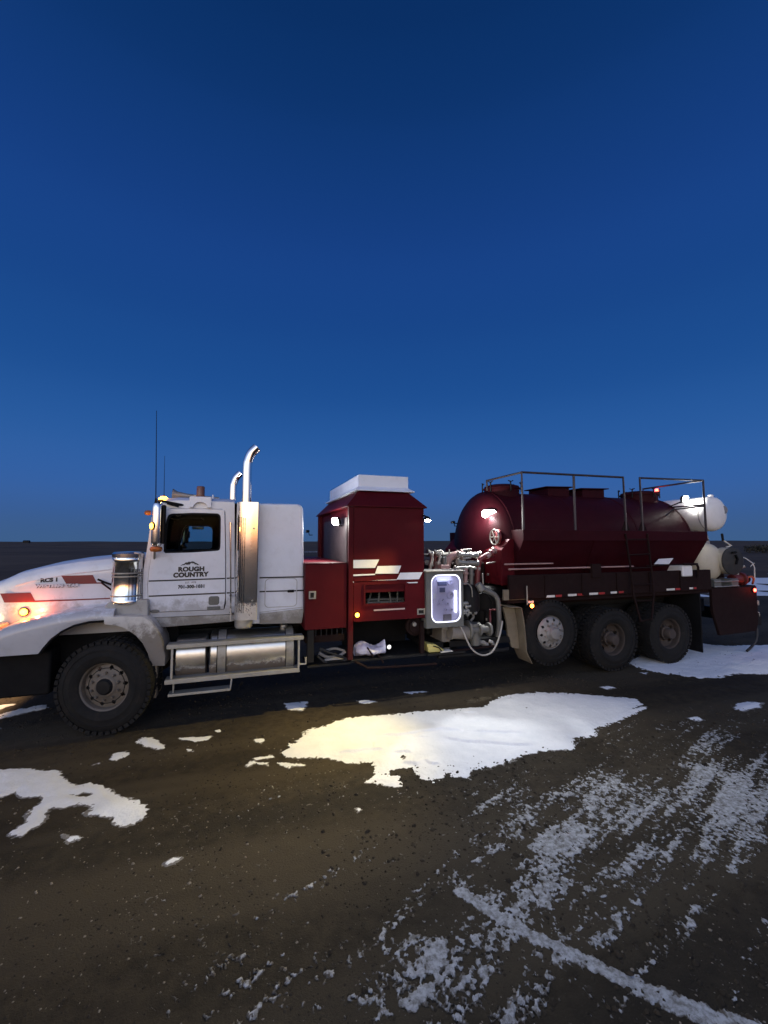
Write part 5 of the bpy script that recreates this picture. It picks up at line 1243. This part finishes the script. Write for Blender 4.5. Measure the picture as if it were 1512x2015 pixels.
# ================================================================== LAMPS ON THE TANK
pl_ = atx(963,1011,TX0-.17)
work_light(pl_, (-.62,-.70,-.72), tank, 265, 124, w=.28, h=.18, blend=.8, col=(.95,.97,.98))
lamp_at('POINT', 'lamp_spill', pl_+Vector((-.34,-.02,.02)), truck, 38.0, (1,.97,.93), .05)
work_light(atx(889,1028,TX0-.12), (-1,.3,-.2), tank, 0, lit=False, w=.16, h=.05)
part('lamp_arm', tube(new_bm(), [atx(893,1029,TX0-.05), atx(905,1031,TX0-.05)], .012, 6), BLACKM, tank)
prr = atx(1349,982,10.27)
work_light(prr, (.20,-.95,-.25), tank, 26, 150, w=.24, h=.13)
lamp_at('POINT', 'lamp_spill', prr+Vector((.12,-.04,.03)), truck, 6.0, (1,.97,.9), .05)
part('lamp_arm', tube(new_bm(), [prr+Vector((-.05,.04,-.05)), (10.0,.62,2.98)], .014, 6), BLACKM, tank)
pr = at(1293,969,.9)
rb = part('red_beacon', Lt([(.05,-.08),(.055,0),(.05,.02)], pr, (0,0,1), 16), BLACKM, tank)
part('lens', Lt([(.035,.02),(.034,.06),(.02,.08),(0,.082)], pr, (0,0,1), 16), REDL, rb)
lamp_at('POINT', 'beacon_glow', pr+Vector((-.05,-.10,.05)), truck, .5, (1,.06,.05), .02)

# ================================================================== LOOSE THINGS ON THE DECK
def crumple(bm, amp, sc, seed):
    rng = random.Random(seed)
    from mathutils import noise as mn
    for v in bm.verts:
        o = mn.noise_vector(v.co*sc+Vector((seed,0,0)))+.5*mn.noise_vector(v.co*sc*2.7)
        v.co += o*amp
a, b = at(701,1269,.10), at(761,1298,.10)
bm = new_bm(); nx_, nz_ = 26, 16
rings = []
for i in range(nx_+1):
    t = i/nx_; x = a.x+(b.x-a.x)*t
    hgt = (b.z+.02+(a.z-b.z)*(.80+.18*math.sin(t*7)+.10*t))-.0
    w = .17*math.sin(math.pi*min(1, max(0, .06+t*.90)))**.5
    rings.append([(x, .19-w*math.cos(u)*1.0, .600+(hgt-.600)*.5*(1+math.sin(u))) for u in (2*math.pi*k/24 for k in range(24))])
loft(bm, rings); bmesh.ops.subdivide_edges(bm, edges=bm.edges[:], cuts=1, use_grid_fill=True); crumple(bm, .022, 9, 3)
bag = part('plastic_bag', bm, BAGM, None, base=True, angle=25)
tag(bag, 'crumpled pale lilac plastic bag lying on the deck of the open pump bay', 'bag')
a, b = at(843,1268,.0), at(886,1297,.0)
bm = new_bm(); loft(bm, [[(a.x+.02,.02,.592),(b.x-.06,-.0,.592),(b.x-.05,.30,.592),(a.x,.32,.592)], [(a.x,.05,a.z),(a.x+.13,.02,a.z-.015),(a.x+.16,.30,a.z-.03),(a.x,.33,a.z-.01)]])
yb = part('yellow_carton', bm, YELLOW, None, base=True, bevel=.008)
tag(yb, 'battered yellow carton with slanting side below the lit control cabinet', 'carton')
part('carton_strap', tube(new_bm(), [(a.x+.08,-.003,a.z-.03),(a.x+.17,-.012,.66),(a.x+.22,-.012,.60)], .009, 6), BLACKM, yb)
part('carton_flap', loft(new_bm(), [[(a.x+.18,-.06,.594),(b.x+.02,-.06,.60),(b.x+.0,.04,.61),(a.x+.2,.04,.60)], [(a.x+.18,-.06,.600),(b.x+.02,-.06,.606),(b.x+.0,.04,.616),(a.x+.2,.04,.606)]]), REFW, yb)
part('carton_shelf', B(4.12,4.75,-.06,.4,.56,.588), BLACK, truck, bevel=.005)
bm = new_bm()
for k, (q, r) in enumerate((([(632,1306),(645,1299),(664,1297),(682,1300)],.030), ([(628,1285),(645,1293),(668,1290),(680,1282)],.022), ([(640,1280),(660,1276),(678,1281)],.018))):
    tube(bm, spline([at(px, py, .22+.07*k) for px, py in q], 5), r, 10)
hb_ = part('hose_bundle', bm, HOSE, None, base=True)
tag(hb_, 'loose pale hoses piled on the tray under the red step locker', 'hose bundle')
bm = new_bm()
for k, q in enumerate(([(625,1290),(640,1303),(662,1306),(684,1297)], [(630,1276),(650,1284),(676,1294),(690,1298)])):
    tube(bm, spline([at(px, py, .12+.05*k) for px, py in q], 5), .018, 8)
part('black_hose', bm, HOSEB, hb_)
part('hose_tray', B(2.36,2.99,.02,.55,.53,.56), BLACK, truck, bevel=.005)
